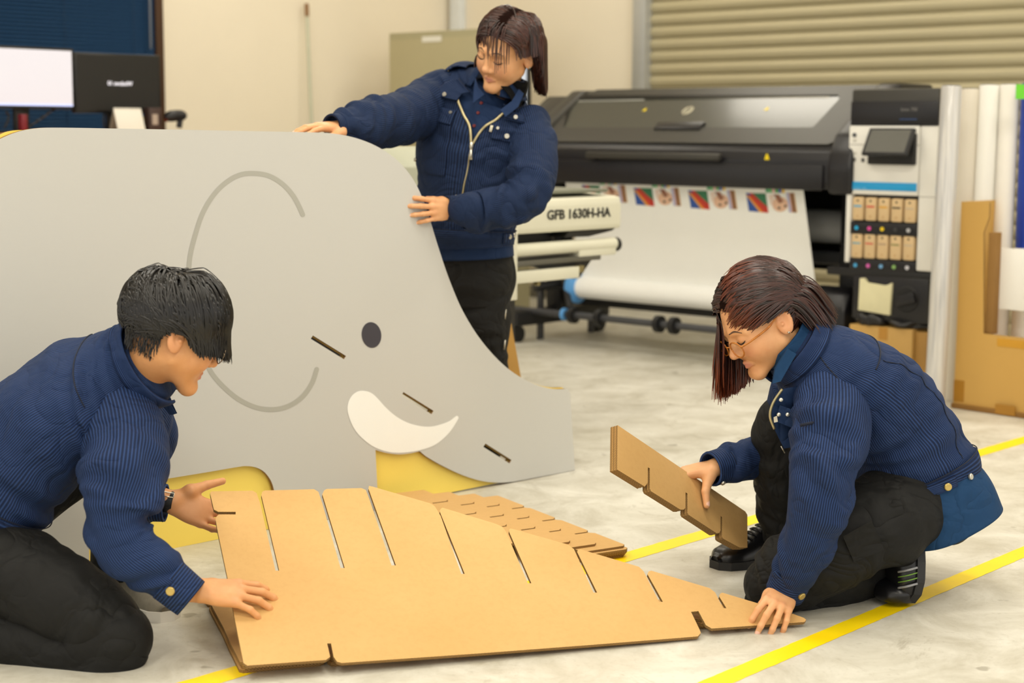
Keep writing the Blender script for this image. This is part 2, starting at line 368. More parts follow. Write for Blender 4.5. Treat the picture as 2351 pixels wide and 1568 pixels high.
# sloping lid: charcoal frame around a dark glossy window
s0 = A_([.02, zl]); s1 = A_([.43, zt + .004])
def slope(t, off): d = nrm(s1 - s0); n = A_([-d[1], d[0]]); q = s0 + (s1 - s0) * t + n * off; return q
LF = Fr(PR(0, *s0), U, nrm(PR(0, *s1) - PR(0, *s0)), np.cross(U, nrm(PR(0, *s1) - PR(0, *s0))))
Ls = float(np.linalg.norm(s1 - s0))
def lid_at(px, py, off=0.):
    p = PL(px, py, LF.o + LF.z * off, LF.z) - LF.o; return float(p @ LF.x), float(p @ LF.y)
w_o = [lid_at(1296, 297), lid_at(1868, 297), lid_at(1930, 230), lid_at(1925, 222), lid_at(1312, 223), lid_at(1306, 230)]
f_o = crom([], 1) if False else None
lw0, lw1 = uL + .05, uR - .03
outer = [(lw0, .01), (lw1 - .10, .01), (lw1 - .04, .05), (lw1 + .05, Ls * .8), (lw1 + .05, Ls), (lw0 + .08, Ls), (lw0 - .02, Ls * .8)]
lidframe = sheet('lid_frame', LF, outer, [w_o[::-1]], .012, [blk2, blk2, blk2], pr); lidframe.location = tuple(LF.z * .012)
wm = NT('smoked_window'); wm.col('#3f403a'); wm.set(.3, 0, .6, Coat_Weight=.25, Coat_Roughness=.12)
win = patch('lid_window', [LF(a, b, .002) for a, b in w_o], wm.m, LF.z, pr, .004)
bx = [lid_at(1305, 236), lid_at(1480, 233), lid_at(1480, 224), lid_at(1312, 225)]
patch('light_strip', [LF(a, b, .0062) for a, b in bx], M('pale_strip', '#b6b6ae', .3), LF.z, win, .001)
for (xa, xb) in ((1505, 1905),):
    patch('carriage_rail', [LF(a, b, .0062) for a, b in (lid_at(xa, 229), lid_at(xb, 227), lid_at(xb, 224), lid_at(xa, 225))], M('rail_dim', '#8c8778', .3), LF.z, win, .001)
c = lid_at(1504, 300); e = lid_at(1620, 289)
box('lid_grip', LF, (c[0], e[0]), (c[1] - .01, e[1] + .01), (.004, .022), blk, pr, bev=.006)
# round emblem on the window
ec = lid_at(1580, 256); er = .031
cream = M('emblem_silver', '#c2bda6', .35, .3)
th = np.linspace(0, 2 * math.pi, 28, endpoint=False)
emb = patch('emblem', [LF(ec[0] + er * math.cos(t), ec[1] + er * 1.25 * math.sin(t), .0065) for t in th], cream, LF.z, pr, .001)
for dx in (-.011, .006):
    patch('emblem_stroke', [LF(ec[0] + dx + q[0], ec[1] + q[1], .0077) for q in ((-.011, -.036), (-.005, -.036), (.011, .036), (.005, .036))], M('emblem_dark', '#2c2b28', .4), LF.z, emb, .0006)
patch('emblem_stroke', [LF(ec[0] + q[0], ec[1] + q[1], .0077) for q in ((-.003, .012), (.010, .012), (.008, .004), (-.005, .004))], MATS['emblem_dark'], LF.z, emb, .0006)
warn = M('warning_yellow', '#f0d400', .4)
for (px, py) in ((1482, 254), (1762, 252)):
    a, b = lid_at(px, py); patch('warning_sticker', [LF(a - .012, b - .014, .0066), LF(a + .012, b - .014, .0066), LF(a, b + .018, .0066)], warn, LF.z, pr)
for (px, py) in ((1259, 354), (1761, 360)):
    a, z = PR.at(px, py, -.013); patch('warning_sticker', [PR(a - .014, -.0135, z - .014), PR(a + .014, -.0135, z - .014), PR(a + .004, -.0135, z + .014), PR(a - .004, -.0135, z + .014)], warn, -V, pr)
# front handle bar
h0 = PR.at(1345, 352, -.05); h1 = PR.at(1652, 360, -.05); hz = (h0[1] + h1[1]) / 2
box('front_handle', PR, (h0[0], h1[0]), (-.06, -.025), (hz - .022, hz + .012), blk2, pr, bev=.01)
for a in (h0[0] + .03, h1[0] - .03): box('handle_bracket', PR, (a - .02, a + .02), (-.03, 0), (hz - .03, hz - .005), blk, pr)
box('front_flap', PR, (uL, uR - .12), (-.03, -.006), (zb - .005, zb + .115), blk, pr, bev=.012)
# right cheek of the beam and white shroud
prism('beam_end_cover', PR, [(-.02, zb - .02), (-.03, zb + .1), (-.015, zl - .02), (.03, zl + .06), (.40, zt + .02), (.72, zt + .02), (.74, zb - .02)], uR - .10, uR + .03, blk, pr, bev=.02, seg=3)
prism('white_shroud', PR, [(.02, zb - .01), (.0, zb + .06), (.01, zl - .02), (.12, zl + .07), (.7, zl + .1), (.7, zb - .01)], uR + .03, uR + .085, whp, pr, bev=.012)
prism('beam_left_cover', PR, [(-.02, zb - .02), (-.03, zb + .1), (-.015, zl - .02), (.03, zl + .06), (.40, zt + .01), (.72, zt + .01), (.74, zb - .02)], uL - .04, uL + .06, blk2, pr, bev=.02, seg=3)
prism('left_housing', PR, [(.0, zb), (.0, zl), (.40, zt - .02), (.72, zt - .02), (.74, zb)], uL - .22, uL - .04, blk2, pr, bev=.015)
# ink tower
t0 = PR.at(1951, 286, 0)[0]; t1 = PR.at(2154, 288, 0)[0]; zw = PR.at(2000, 288, 0)[1]; zwb = PR.at(2130, 624, 0)[1]; ztop = PR.at(2100, 204, .1)[1]
box('tower_top', PR, (t0 + .005, t1), (.0, .70), (zw, ztop), blk2, pr, bev=.012)
box('tower_front_band', PR, (t0 + .005, t1), (-.004, .05), (zw, PR.at(2050, 232, 0)[1]), blk, pr, bev=.004)
text('model_text', 'latex 700', PR(PR.at(2068, 253, -.006)[0], -.006, PR.at(2068, 255, -.006)[1]), U, Z, .022, M('faint_print', '#7c7a78', .4), pr)
a0_, z_ = PR.at(2065, 274, -.006); a1_, _ = PR.at(2105, 275, -.006)
box('status_light', PR, (a0_, a1_), (-.008, -.003), (z_ - .003, z_ + .003), M('dim_blue', '#27406b', .3), pr, bev=.001)
ts = PR.at(2108, 450, 0)[0]; zsplit = PR.at(2000, 447, 0)[1]
box('tower_side', PR, (ts, t1), (0, .68), (zwb, zw), whp, pr, bev=.008)
box('tower_panel', PR, (t0, ts - .002), (-.005, .66), (zsplit, zw), whp, pr, bev=.008)
box('tower_left_edge', PR, (t0 - .004, t0 + .02), (-.005, .66), (zwb + .02, zsplit), whp, pr, bev=.004)
box('ink_bay', PR, (t0 + .02, ts - .002), (.03, .66), (zwb - .005, zsplit), blk, pr, bev=.003)
box('bay_shelf', PR, (t0 + .02, ts), (-.002, .05), (PR.at(2030, 540, 0)[1] - .0, PR.at(2030, 511, 0)[1]), blk, pr, bev=.004)
box('bay_sill', PR, (t0 + .02, ts), (-.002, .05), (zwb - .01, PR.at(2030, 597, 0)[1]), blk, pr, bev=.004)
z_ = PR.at(2030, 428, 0)[1]
bs_ = box('blue_strip', PR, (t0 + .004, ts - .006), (-.009, -.004), (z_ - .018, z_ + .018), M('cyan_strip', '#1d9ad6', .4), pr, bev=.001)
a, z_ = PR.at(1957, 432, -.0095); text('strip_text', 'o latex inks', PR(a, -.0095, z_ - .004), U, Z, .016, M('pale_blue_print', '#7cc4ea', .4), bs_)
ktan = M('kraft_cartridge', '#d8bb8e', .6, var=.03)
inkc = [['#2aa7d8', '#d8433c', '#e0a52a', '#2b2a28', '#c9b79c'], ['#6fa9bd', '#cf5a50', '#b59a80', '#8f8a58', '#c4b49a']]
dots = [['#27a9dc', '#dd4c9f', '#f0cf1e', '#39393b', '#b9babf'], ['#49a3d6', '#d765b3', '#6fa7d6', '#86b066', '#c9c9d2']]
pitch = (ts - t0 - .028) / 5
for r, (ya, yb, yd) in enumerate(((450, 510, 523), (534, 597, 609))):
    for k in range(5):
        a0_ = t0 + .026 + k * pitch; z1_ = PR.at(1972 + 34 * k, ya + k * 1.6, 0)[1]; z0_ = PR.at(1972 + 34 * k, yb + k * 1.8, 0)[1]
        cg = box('ink_cartridge', PR, (a0_, a0_ + pitch - .010), (.0, .04), (z0_ + .008, z1_ - .004), ktan, pr, bev=.008)
        am = a0_ + (pitch - .01) / 2; zm = z1_ * .62 + z0_ * .38
        box('cartridge_stripe', PR, (a0_ + .008, a0_ + pitch - .018), (-.0012, .0002), (zm - .004, zm + .003), M('ink_' + inkc[r][k], inkc[r][k], .5, var=0), cg, bev=0)
        cyl('cartridge_hole', PR(am, -.001, z1_ - .02), PR(am, .001, z1_ - .02), .005, mblk, cg, 10)
        cyl('cartridge_seal', PR(am, -.001, z0_ + .028), PR(am, .001, z0_ + .028), .006, M('seal_tan', '#cda87a', .5), cg, 10)
        zd = PR.at(1972 + 34 * k, yd + k * 1.8, 0)[1]
        cyl('colour_dot', PR(am, -.006, zd), PR(am, 0, zd), .0095, M('dot_' + dots[r][k], dots[r][k], .4, var=0), pr, 12)
# touch screen, tilted
sb = PR.at(2000, 377, 0); se = PR.at(2104, 377, 0); st_ = PR.at(2050, 296, 0)[1]
box('screen_mount', PR, (sb[0] - .004, se[0] + .002), (-.03, 0), (sb[1], st_ - .02), mblk, pr, bev=.006)
q0 = A_(PR(PR.at(1976, 354, -.10)[0], -.10, PR.at(1976, 354, -.10)[1])); q1 = A_(PR(PR.at(2081, 358, -.10)[0], -.10, PR.at(2081, 358, -.10)[1]))
q2 = A_(PR(PR.at(1996, 293, -.03)[0], -.03, PR.at(1996, 293, -.03)[1]))
ex = nrm(U * .99 + Z * 0); ey = nrm(q2 - q0 - ex * ((q2 - q0) @ ex)); TS = Fr(q0, ex, ey, np.cross(ex, ey)); wS = float((q1 - q0) @ ex); hS = float((q2 - q0) @ ey)
tsn = box('touch_screen', TS, (0, wS), (0, hS), (-.018, 0), mblk, pr, bev=.005)
box('screen_glass', TS, (.016, wS - .016), (.012, hS - .012), (-.001, .001), M('screen_off', '#61605a', .55, spec=.2), tsn, bev=0)
a, z_ = PR.at(1962, 310, -.006); cyl('power_button', PR(a, -.009, z_), PR(a, -.003, z_), .010, greym, pr, 14)
for (px, py) in ((1961, 366), (1981, 367)): a, z_ = PR.at(px, py, -.006); box('tower_icon', PR, (a - .008, a + .008), (-.007, -.004), (z_ - .01, z_ + .008), M('icon_grey', '#55534e', .5), pr, bev=0)
for py in (323, 352): a, z_ = PR.at(1962, py, -.006); box('tower_icon', PR, (a - .010, a + .010), (-.0058, -.004), (z_ - .006, z_ + .006), M('icon_pale', '#c4c1b8', .5), pr, bev=0)
zq = PR.at(2110, 333, -.006)[1]; box('panel_seam', PR, (t0 + .004, ts), (-.0056, -.004), (zq - .0025, zq + .0005), M('seam_grey', '#9a978f', .5), pr, bev=0)
zq = PR.at(2130, 452, -.006)[1]; box('panel_seam', PR, (ts, t1), (-.0006, .004), (zq - .0025, zq + .0005), MATS['seam_grey'], pr, bev=0)
# lower right unit
zc1 = PR.at(2045, 640, 0)[1]; zc0 = PR.at(2045, 738, 0)[1]; c0 = PR.at(1957, 690, 0)[0]; c1 = PR.at(2131, 690, 0)[0]
box('tower_beam', PR, (t0 - .1, t1 - .01), (.0, .66), (zc1, zwb - .005), mblk, pr, bev=.006)
mu = box('maintenance_unit', PR, (c0, c1), (-.005, .6), (zc0, zc1 + .01), blk, pr, bev=.01)
p0_ = PR.at(1969, 712, -.02); p1_ = PR.at(2047, 643, -.02)
mcart = prism('maintenance_cartridge', PR, [(p0_[0], p0_[1] - .0), (p1_[0] - .004, p0_[1] - .012), (p1_[0], p1_[1] - .012), (p1_[0] - .03, p1_[1] - .03), (p0_[0] + .045, p1_[1] - .022), (p0_[0] + .03, p1_[1]), (p0_[0] + .004, p1_[1] - .002)], -.02, .1, M('cream_plastic', '#e2dcb4', .5), pr, axis='y', bev=.004)
kc = PR.at(2081, 687, -.01); cyl('round_port', PR(kc[0], -.012, kc[1]), PR(kc[0], .02, kc[1]), .058, mblk, pr, 28, bev=.004)
box('round_port_grip', Fr(PR(kc[0], -.012, kc[1]), nrm(U + Z * .3), V, nrm(Z - U * .3)), (-.048, .048), (-.018, .004), (-.024, .024), blk, pr, bev=.006)
# media web running down to the take-up roll
wv0, wv1 = .06, .24
pa = PR.at(1303, 418, wv0); pb = PR.at(1842, 434, wv0)
ra = PR.at(1345, 660, wv1 + .05); rb_ = PR.at(1890, 700, wv1 + .05); rz = (ra[1] + rb_[1]) / 2; rr = .058
w0_, w1_ = min(pa[0], ra[0] - .02), pb[0] + .0
w1_ = (pb[0] + rb_[0]) / 2; w0_ = (pa[0] + ra[0]) / 2
NV = 14; webv, webf = [], []
for i in range(NV + 1):
    t = i / NV; v_ = wv0 + (wv1 - wv0) * t + .03 * math.sin(math.pi * t) * 0; z_ = (zb + .05) * (1 - t) + (rz) * t
    webv += [PR(w0_, v_, z_), PR(w1_, v_, z_), PR(w0_, v_ + .001, z_), PR(w1_, v_ + .001, z_)]
for i in range(NV): k = 4 * i; webf += [(k, k + 4, k + 5, k + 1), (k + 2, k + 3, k + 7, k + 6), (k, k + 2, k + 6, k + 4), (k + 1, k + 5, k + 7, k + 3)]
web = tag(mk('media_web', webv, webf, paper), 'white printed media sheet hanging from the printer down to its roll', 'paper')
RVc = wv1 - rr * .35
roll = thing('take_up_roll', 'white media roll with blue end ring below the hanging printed sheet', 'roll', PR((w0_ + w1_) / 2, RVc, rz - rr))
cyl('media_roll', PR(w0_ - .005, RVc, rz), PR(w1_ + .005, RVc, rz), rr, paper, roll, 32)
lathe('blue_end_ring', PR(w0_ - .05, RVc, rz), U, [(0, .05), (.0, .088), (.028, .090), (.034, .075), (.05, .055)], M('sky_blue_plastic', '#5fa4e6', .4), roll, 28)
cyl('spindle', PR(w0_ - .2, RVc, rz), PR(w1_ + .15, RVc, rz), .02, greym, roll, 14)
# printed test pictures on the media
def web_pt(px, py):
    n = nrm(np.cross(U, A_(PR(0, wv1, rz)) - A_(PR(0, wv0, zb + .05)))); return PL(px, py, PR(0, wv0, zb + .05), n), n
_, wn = web_pt(1500, 450); wn = wn * (-1 if wn @ V > 0 else 1)
ink = lambda h: M('ink_' + h, h, .45, var=0)
def pp(pts, col, lay, par): return patch('print_area', [web_pt(*q)[0] + wn * (.0008 + .0004 * lay) for q in pts], ink(col), wn, par, .0003)
for k, (x0, y0) in enumerate(((1336, 425), (1455, 431), (1580, 437), (1713, 443))):
    s = 1 + .04 * k; dy = .02
    q = lambda a, b: (x0 + a * s, y0 + b * s + a * s * dy)
    main = pp([q(0, 0), q(40, 0), q(46, 40), q(6, 37)], '#c8352b', 0, web); main.name = 'test_print'; tag(main, 'small colour test picture printed on media')
    pp([q(0, 0), q(7, 0), q(32, 38.6), q(6, 37)], '#2a55a8', 1, main); pp([q(0, 4), q(4, 4), q(34, 38.8), q(28, 38.5)], '#e9a63a', 2, main)
    pp([q(13, 0), q(40, 0), q(44.5, 28), q(31, 17)], '#2f7a55', 1, main); pp([q(5, 5), q(12, 5), q(40, 38), q(34, 38.6)], '#d9502c', 3, main)
    for j, cc in enumerate(('#3aa873', '#5cc26e', '#efc1bd', '#3fae4c', '#3357b8', '#f0c52a')):
        pp([q(40 + j * 6.6, -10), q(46 + j * 6.6, -10), q(46.5 + j * 6.6, -2), q(40.5 + j * 6.6, -2)], cc, 1, main)
    pp([q(47, 4), q(58, 1), q(56, 22), q(50, 24)], '#f2ddcf', 1, main)
    cx, cy = q(70, 22); pp([(cx + 16 * s * math.cos(t), cy + 15 * s * math.sin(t)) for t in th], '#e9bfa2', 1, main)
    pp([q(57, 2), q(68, 2), q(77, 16), q(68, 20)], '#9a6650', 2, main)
    for e_ in ((68, 29), (81, 25)): cx2, cy2 = q(*e_); pp([(cx2 + 3 * math.cos(t), cy2 + 3 * math.sin(t)) for t in th[::3]], '#3b2a26', 2, main)
    for j, cc in enumerate(('#c9c4de', '#b9b4d4', '#c98f55', '#4a1f38', '#c79a60')):
        pp([q(82 + j * 3.4, -2), q(85.3 + j * 3.4, -2), q(91.3 + j * 3.4, 38), q(88 + j * 3.4, 38)], cc, 1, main)
# undercarriage
def bar(name, a, b, r, mat=mblk, seg=12): return cyl(name, PR(*a), PR(*b), r, mat, pr, seg)
bz = PR.at(1420, 733, .1)[1]
bar('guide_rod', (w0_ - .38, .08, bz), (w1_ + .1, .08, bz), .019, greym)
for px in (1318, 1379, 1515, 1550):
    a = PR.at(px, 730, .08)[0]; lathe('rod_collar', PR(a - .02, .08, bz), U, [(0, .03), (0, .045), (.03, .045), (.03, .03)], mblk, pr, 14)
a = PR.at(1297, 722, .08)[0]; lathe('blue_stop', PR(a - .01, .08, bz), U, [(0, .02), (0, .034), (.02, .034), (.02, .02)], MATS['sky_blue_plastic'], pr, 16)
for a in (w0_ - .28, w1_ + .12):
    box('stand_leg', PR, (a - .05, a + .05), (.30, .42), (.10, zb), mblk, pr, bev=.01)
    box('stand_foot', PR, (a - .05, a + .05), (-.05, .75), (.09, .17), mblk, pr, bev=.01)
    for v_ in (-.0, .7): cyl('caster', PR(a - .025, v_, .045), PR(a + .025, v_, .045), .045, mblk, pr, 18)
box('lower_crossbar', PR, (w0_ - .28, w1_ + .12), (.36, .44), (.19, .29), mblk, pr, bev=.008)
box('crossbar_plate', PR, (w0_ - .05, w0_ + .42), (.28, .34), (.28, .52), mblk, pr, bev=.008)
box('crossbar_plate', PR, (w0_ + .75, w0_ + 1.2), (.28, .34), (.26, .50), mblk, pr, bev=.008)
bar('brace', (w0_ - .3, .33, .6), (w0_ + .02, .1, .2), .018); bar('brace', (w0_ + .35, .5, .25), (w0_ + 1.0, .3, .5), .015)
bar('swing_arm', (w0_ - .12, .28, rz + .02), (w0_ - .2, .06, .30), .025)
# black take-up motor housing at the right of the roll
hp0 = PR.at(1872, 905, 0)[0]; hp1 = PR.at(1950, 700, .0)[0]; hzt = PR.at(1900, 664, 0)[1]
prism('take_up_housing', PR, [(.05, .10), (.05, hzt - .10), (.10, hzt - .02), (.18, hzt), (.30, hzt - .02), (.38, hzt - .10), (.38, .10)], w1_ + .03, w1_ + .26, blk, pr, bev=.02, seg=3)
box('housing_foot', PR, (w1_ + .05, w1_ + .2), (-.05, .5), (.0, .1), mblk, pr, bev=.01)
# rear supply roll and black arm seen between web and tower
rl0 = PR.at(1850, 520, .45)
cyl('supply_roll', PR(w0_, .55, rl0[1]), PR(t0 - .03, .55, rl0[1]), .085, M('grey_white_media', '#d8d9d8', .5), pr, 28)
prism('supply_arm', PR, [(.28, .62), (.30, 1.0), (.36, zb - .02), (.55, zb - .0), (.62, zb - .2), (.5, .55)], t0 - .10, t0 - .04, blk, pr, bev=.015)
box('rear_panel', PR, (uL, uR), (.68, .72), (.45, zb + .1), mblk, pr, bev=.004)
box('rear_tray', PR, (w0_, t0), (.45, .70), (.50, .56), greym, pr, bev=.01)
# ================================================================ cardboard box with black bag under the ink tower
kraft = None
def board_mats():
    global kraft
    t = NT('kraft_board'); p = t.obj(); n1 = t.noise(2.5, 5., .6, p); n2 = t.noise(70., 4., .7, t.scalev(p, (1, 1, 1)))
    c = t.ramp(n1, [(.3, '#cba163'), (.7, '#d4aa6e')]); c = t.mix(t.math('MULTIPLY', t.ramp(n2, [(.45, (0, 0, 0)), (.7, (1, 1, 1))]), .18), c, '#b78c50')
    t.col(c); t.set(.62, 0, .3); t.bump(t.noise(260., 2., .5, p), .04)
    e = NT('corrugated_edge'); u, v, _ = e.sep(e.uv())
    w = e.math('MULTIPLY', e.math('SINE', e.math('MULTIPLY', u, 2 * math.pi / .0075)), .5)
    two = e.math('FRACT', e.math('MULTIPLY', v, 2.))
    cent = e.math('ADD', e.math('MULTIPLY', w, .7), .5)
    dist = e.math('ABSOLUTE', e.math('SUBTRACT', two, cent)); flute = e.math('LESS_THAN', dist, .17)
    lnr = e.math('LESS_THAN', e.math('MINIMUM', two, e.math('SUBTRACT', 1., two)), .13)
    e.col(e.mix(e.math('MAXIMUM', flute, lnr), '#4a3822', '#b48d55')); e.set(.8, 0, .2)
    return t.m, e.m
kraft, kedge = board_mats()
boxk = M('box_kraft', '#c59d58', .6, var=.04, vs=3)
cb = thing('cardboard_box', 'closed cardboard box with brown tape under the printer\'s ink tower', 'box', PR((c0 + c1) / 2, .2, 0))
bz1 = PR.at(2040, 752, -.02)[1]
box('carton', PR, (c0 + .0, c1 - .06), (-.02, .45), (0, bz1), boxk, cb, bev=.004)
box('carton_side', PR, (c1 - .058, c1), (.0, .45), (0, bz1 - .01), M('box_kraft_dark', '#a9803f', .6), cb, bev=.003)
a, z_ = PR.at(2027, 765, -.022); box('tape', PR, (a - .022, a + .022), (-.0215, -.0195), (z_ - .03, bz1 - .002), M('brown_tape', '#b98636', .35), cb, bev=0)
bg = thing('black_bag', 'crumpled black plastic bag lying on top of the cardboard box', 'bag', PR((c0 + c1) / 2, .1, bz1))
def blob(name, c, rx, ry, rz_, mat, parent, seed, fr=PR, amp=.25, n=20):
    r = np.random.default_rng(seed); ks = r.normal(0, 2.2, (6, 3)); ph = r.uniform(0, 6, 6); V_, F_ = [], []
    for i in range(n + 1):
        for j in range(2 * n):
            a = math.pi * i / n; b = math.pi * j / n; d = A_([math.sin(a) * math.cos(b), math.sin(a) * math.sin(b), math.cos(a)])
            k = 1 + amp * float(np.mean(np.sin(ks @ d * 1.6 + ph))) * 1.6; V_.append(fr(c[0] + d[0] * rx * k, c[1] + d[1] * ry * k, c[2] + max(-rz_ * .55, d[2] * rz_ * k)))
    for i in range(n):
        for j in range(2 * n): j2 = (j + 1) % (2 * n); F_.append((i * 2 * n + j, (i + 1) * 2 * n + j, (i + 1) * 2 * n + j2, i * 2 * n + j2))
    return mk(name, V_, F_, mat, parent, True)
bagm = M('black_film', '#1d1d20', .3)
blob('bag_bundle', (c0 + .09, .05, bz1 + .024), .08, .09, .04, bagm, bg, 3); blob('bag_bundle', (c0 + .27, .06, bz1 + .018), .11, .09, .03, bagm, bg, 5)
# ================================================================ rolls and boxes standing at the right
film = M('clear_wrapped_roll', '#c9c9cb', .22, var=.05, vs=3)
def stand_roll(name, x0, x1, ytop, ybot_depth, label, mat, core=True):
    xc = (x0 + x1) / 2; b = F(xc, ybot_depth); r = (x1 - x0) / 2 * b[1] / FPX * .995
    lean = D(xc + (ybot_depth - ytop) * 0.0, ytop, b[1] + .12)
    t = thing(name, label, 'roll', b, 'rolls standing beside the printer')
    top = A_(lean); ax = top - A_(b); L = np.linalg.norm(ax)
    lathe('wound_media', b, ax, [(0, r * .97), (.006, r), (L - .006, r), (L, r * .97)], mat, t, 32)
    lathe('core_end', A_(b) + nrm(ax) * (L - .002), ax, [(0, .0), (0, .038), (.006, .038), (.006, .030), (.001, .028)], M('grey_core', '#77736a', .6), t, 18)
    return t
def stand_at(name, x0t, x1t, ytop, x0b, x1b, Yd, label, mat):
    b = D((x0b + x1b) / 2, 600, Yd) * A_([1, 1, 0]); r = (x1b - x0b) / 2 * Yd / FPX * .93
    tp = D((x0t + x1t) / 2, ytop, Yd + .05); t = thing(name, label, 'roll', b, 'rolls standing beside the printer')
    ax = tp - b; L = np.linalg.norm(ax)
    lathe('wound_media', b, ax, [(0, r * .97), (.006, r), (L - .006, r), (L, r * .97)], mat, t, 32)
    lathe('core_end', b + nrm(ax) * (L - .002), ax, [(0, .0), (0, .038), (.006, .038), (.006, .030), (.001, .028)], M('grey_core', '#77736a', .6), t, 18)
    return t
filmm = NT('glossy_wrap'); pz = filmm.geo(); filmm.col(filmm.ramp(filmm.noise(4., 3., .5, filmm.scalev(pz, (30, 30, .3))), [(.3, '#b4b3b4'), (.7, '#dad7d2')])); filmm.set(.2, .1, .6, Coat_Weight=.5)
whm = M('white_media', '#efede6', .55, var=.02, vs=2); crm = M('cream_media', '#ddd5c6', .6, var=.02)
stand_at('standing_roll', 2157, 2212, 198, 2132, 2182, 6.75, 'glossy grey wrapped media roll standing nearest the printer', filmm.m)
stand_at('standing_roll', 2210, 2248, 205, 2180, 2226, 6.98, 'cream media roll with dark core standing second from the printer', crm)
stand_at('standing_roll', 2248, 2296, 196, 2222, 2270, 6.95, 'white media roll standing behind the tall cardboard corner', whm)
stand_at('standing_roll', 2294, 2344, 195, 2272, 2322, 6.93, 'white media roll standing between another white roll and the blue roll', M('white_media_warm', '#ece8e0', .55, var=.02))
br = stand_at('standing_roll', 2343, 2400, 192, 2330, 2385, 6.88, 'deep blue roll with green label standing at the right edge', M('blue_film', '#16389b', .3))
cyl('white_lower_wrap', D(2357, 600, 6.88) * A_([1, 1, 0]), D(2359, 570, 6.885), .0525, whm, br, 28)
LBp = D(2348, 205, 6.80); box('green_label', Fr(LBp), (-.03, .03), (-.012, -.006), (-.04, .02), M('green_print', '#6ccf2c', .5), br, bev=0)
# tall L-shaped carton holding the rolls
KO = F(2188, 936); KR = Fr(KO, nrm(F(2351, 960) - KO), nrm(np.cross(Z, nrm(F(2351, 960) - KO))))
def kat(px, py): return KR.at(px, py, 0)
kcm = M('carton_ochre', '#c79d52', .6, var=.03, vs=2)
ho = thing('roll_carton', 'tall yellow-brown cardboard carton with cut-out front holding the standing rolls', 'box', KR(.25, .1, 0))
tl = kat(2213, 463); tr = kat(2266, 466); n1_ = kat(2258, 766); kw = 1.0
zc_ = n1_[1]
KS = Fr(KO, KR.x, Z, -KR.y)
sheet('carton_front', KS, [(0, 0), (kw, 0), (kw, zc_), (n1_[0], zc_), (tr[0] - .01, tr[1] - .12), (tr[0] + .012, tr[1] - .06), (tr[0] + .012, tr[1]), (tl[0] - .012, tl[1]), (.003, .3)], [], .008, [kcm, kedge, kcm], ho)
box('carton_side', KR, (0, .008), (.009, .4), (0, tl[1]), kcm, ho, bev=.002)
box('carton_inner_edge', KR, (n1_[0] + .0, n1_[0] + .035), (.009, .05), (zc_ - .0, tr[1] - .12), M('corrugated_dark', '#8c6630', .7), ho, bev=.002)
box('carton_base', KR, (.01, kw), (.01, .4), (0, .01), kcm, ho, bev=0)
box('bottom_rim', KR, (-.004, kw), (-.012, .0), (0, .022), M('rim_brown', '#8a6229', .6), ho, bev=.003)
tpm = M('tape_ochre', '#c8932c', .3)
box('tape', KR, (kat(2290, 775)[0], kw), (-.0015, -.0002), (zc_ - .045, zc_ - .012), tpm, ho, bev=0)
a, z_ = kat(2196, 915); box('tape', KR, (.0, .05), (-.0015, -.0002), (.03, .12), M('tape_dark', '#a87726', .35), ho, bev=0)
a = kat(2312, 940)[0]; box('tape', KR, (a - .045, a + .045), (-.016, -.012), (.005, .045), MATS['tape_dark'], ho, bev=0)
q0 = KR.at(2268, 706, .06); q1 = KR.at(2268, 567, .06)
box('white_board', KR, (q0[0], q0[0] + .5), (.05, .058), (q0[1], q1[1]), M('white_foam_board', '#f2f0ea', .6, var=.01), None, bev=.001)
tag(bpy.data.objects['white_board'], 'blank white board leaning in front of the standing rolls inside the carton', 'board')
# ================================================================ laminator
crmm = M('cream_machine_paint', '#dcdac6', .45, var=.02); drk = M('dark_machine_panel', '#222220', .5); gtop = M('green_grey_top', '#77796a', .5)
LM = Fr(D(1170, 600, 6.3) * A_([1, 1, 0]), V, -U)
lm = thing('laminator', 'cream wide roll laminator standing between the elephant board and the printer', 'machine', LM(.0, .2, 0))
def lat(px, py, b=0.): return LM.at(px, py, b)
x1 = lat(1424, 480)[0]; zt_ = lat(1300, 452)[1] - .005; zb_ = lat(1300, 524)[1] - .012
hp = prism('head_panel', LM, [(0, zb_), (-.004, zb_ + .02), (-.004, zt_ - .03), (.004, zt_ - .004), (.03, zt_), (.32, zt_ + .02), (.32, zb_ + .04), (.10, zb_)], -.9, x1, crmm, lm, bev=.004)
box('head_top', LM, (-.9, x1 - .04), (.035, .34), (zt_ + .016, zt_ + .03), gtop, lm, bev=.004)
a, z_ = lat(1256, 502, -.006)
text('model_lettering', 'GFB 1630H-HA', LM(a, -.0055, z_ - .004), V, Z, .052, M('black_lettering', '#23231f', .5), hp, bold=.0016, sx=1.17)
prism('head_underside', LM, [(-.0, 0), (.0, 0)] and [(x1 - .30, zb_), (x1 - .002, zb_), (x1 - .03, zb_ - .012), (x1 - .18, zb_ - .03), (x1 - .33, zb_ - .026)], .02, .25, drk, lm, axis='y')
p_ = lat(1160, 690); pt = lat(1180, 470)
box('end_post', LM, (lat(1162, 600)[0], lat(1180, 600)[0]), (-.02, .03), (p_[1], zt_ - .02), crmm, lm, bev=.004)
box('feed_opening', LM, (.02, .36), (.10, .16), (lat(1300, 566)[1], zb_ + .02), drk, lm, bev=0)
za = lat(1300, 568)[1]; xb = lat(1421, 560)[0]
cyl('pinch_roller', LM(.02, .02, za), LM(xb - .01, .02, za), .026, crmm, lm, 24)
box('roller_cover', LM, (x1 - .26, xb - .015), (.0, .05), (za - .045, za), crmm, lm, bev=.006)
cyl('roller_end_cap', LM(xb - .012, .02, za - .004), LM(xb + .008, .02, za - .004), .03, drk, lm, 20)
tb = lat(1380, 588); te = lat(1180, 600)
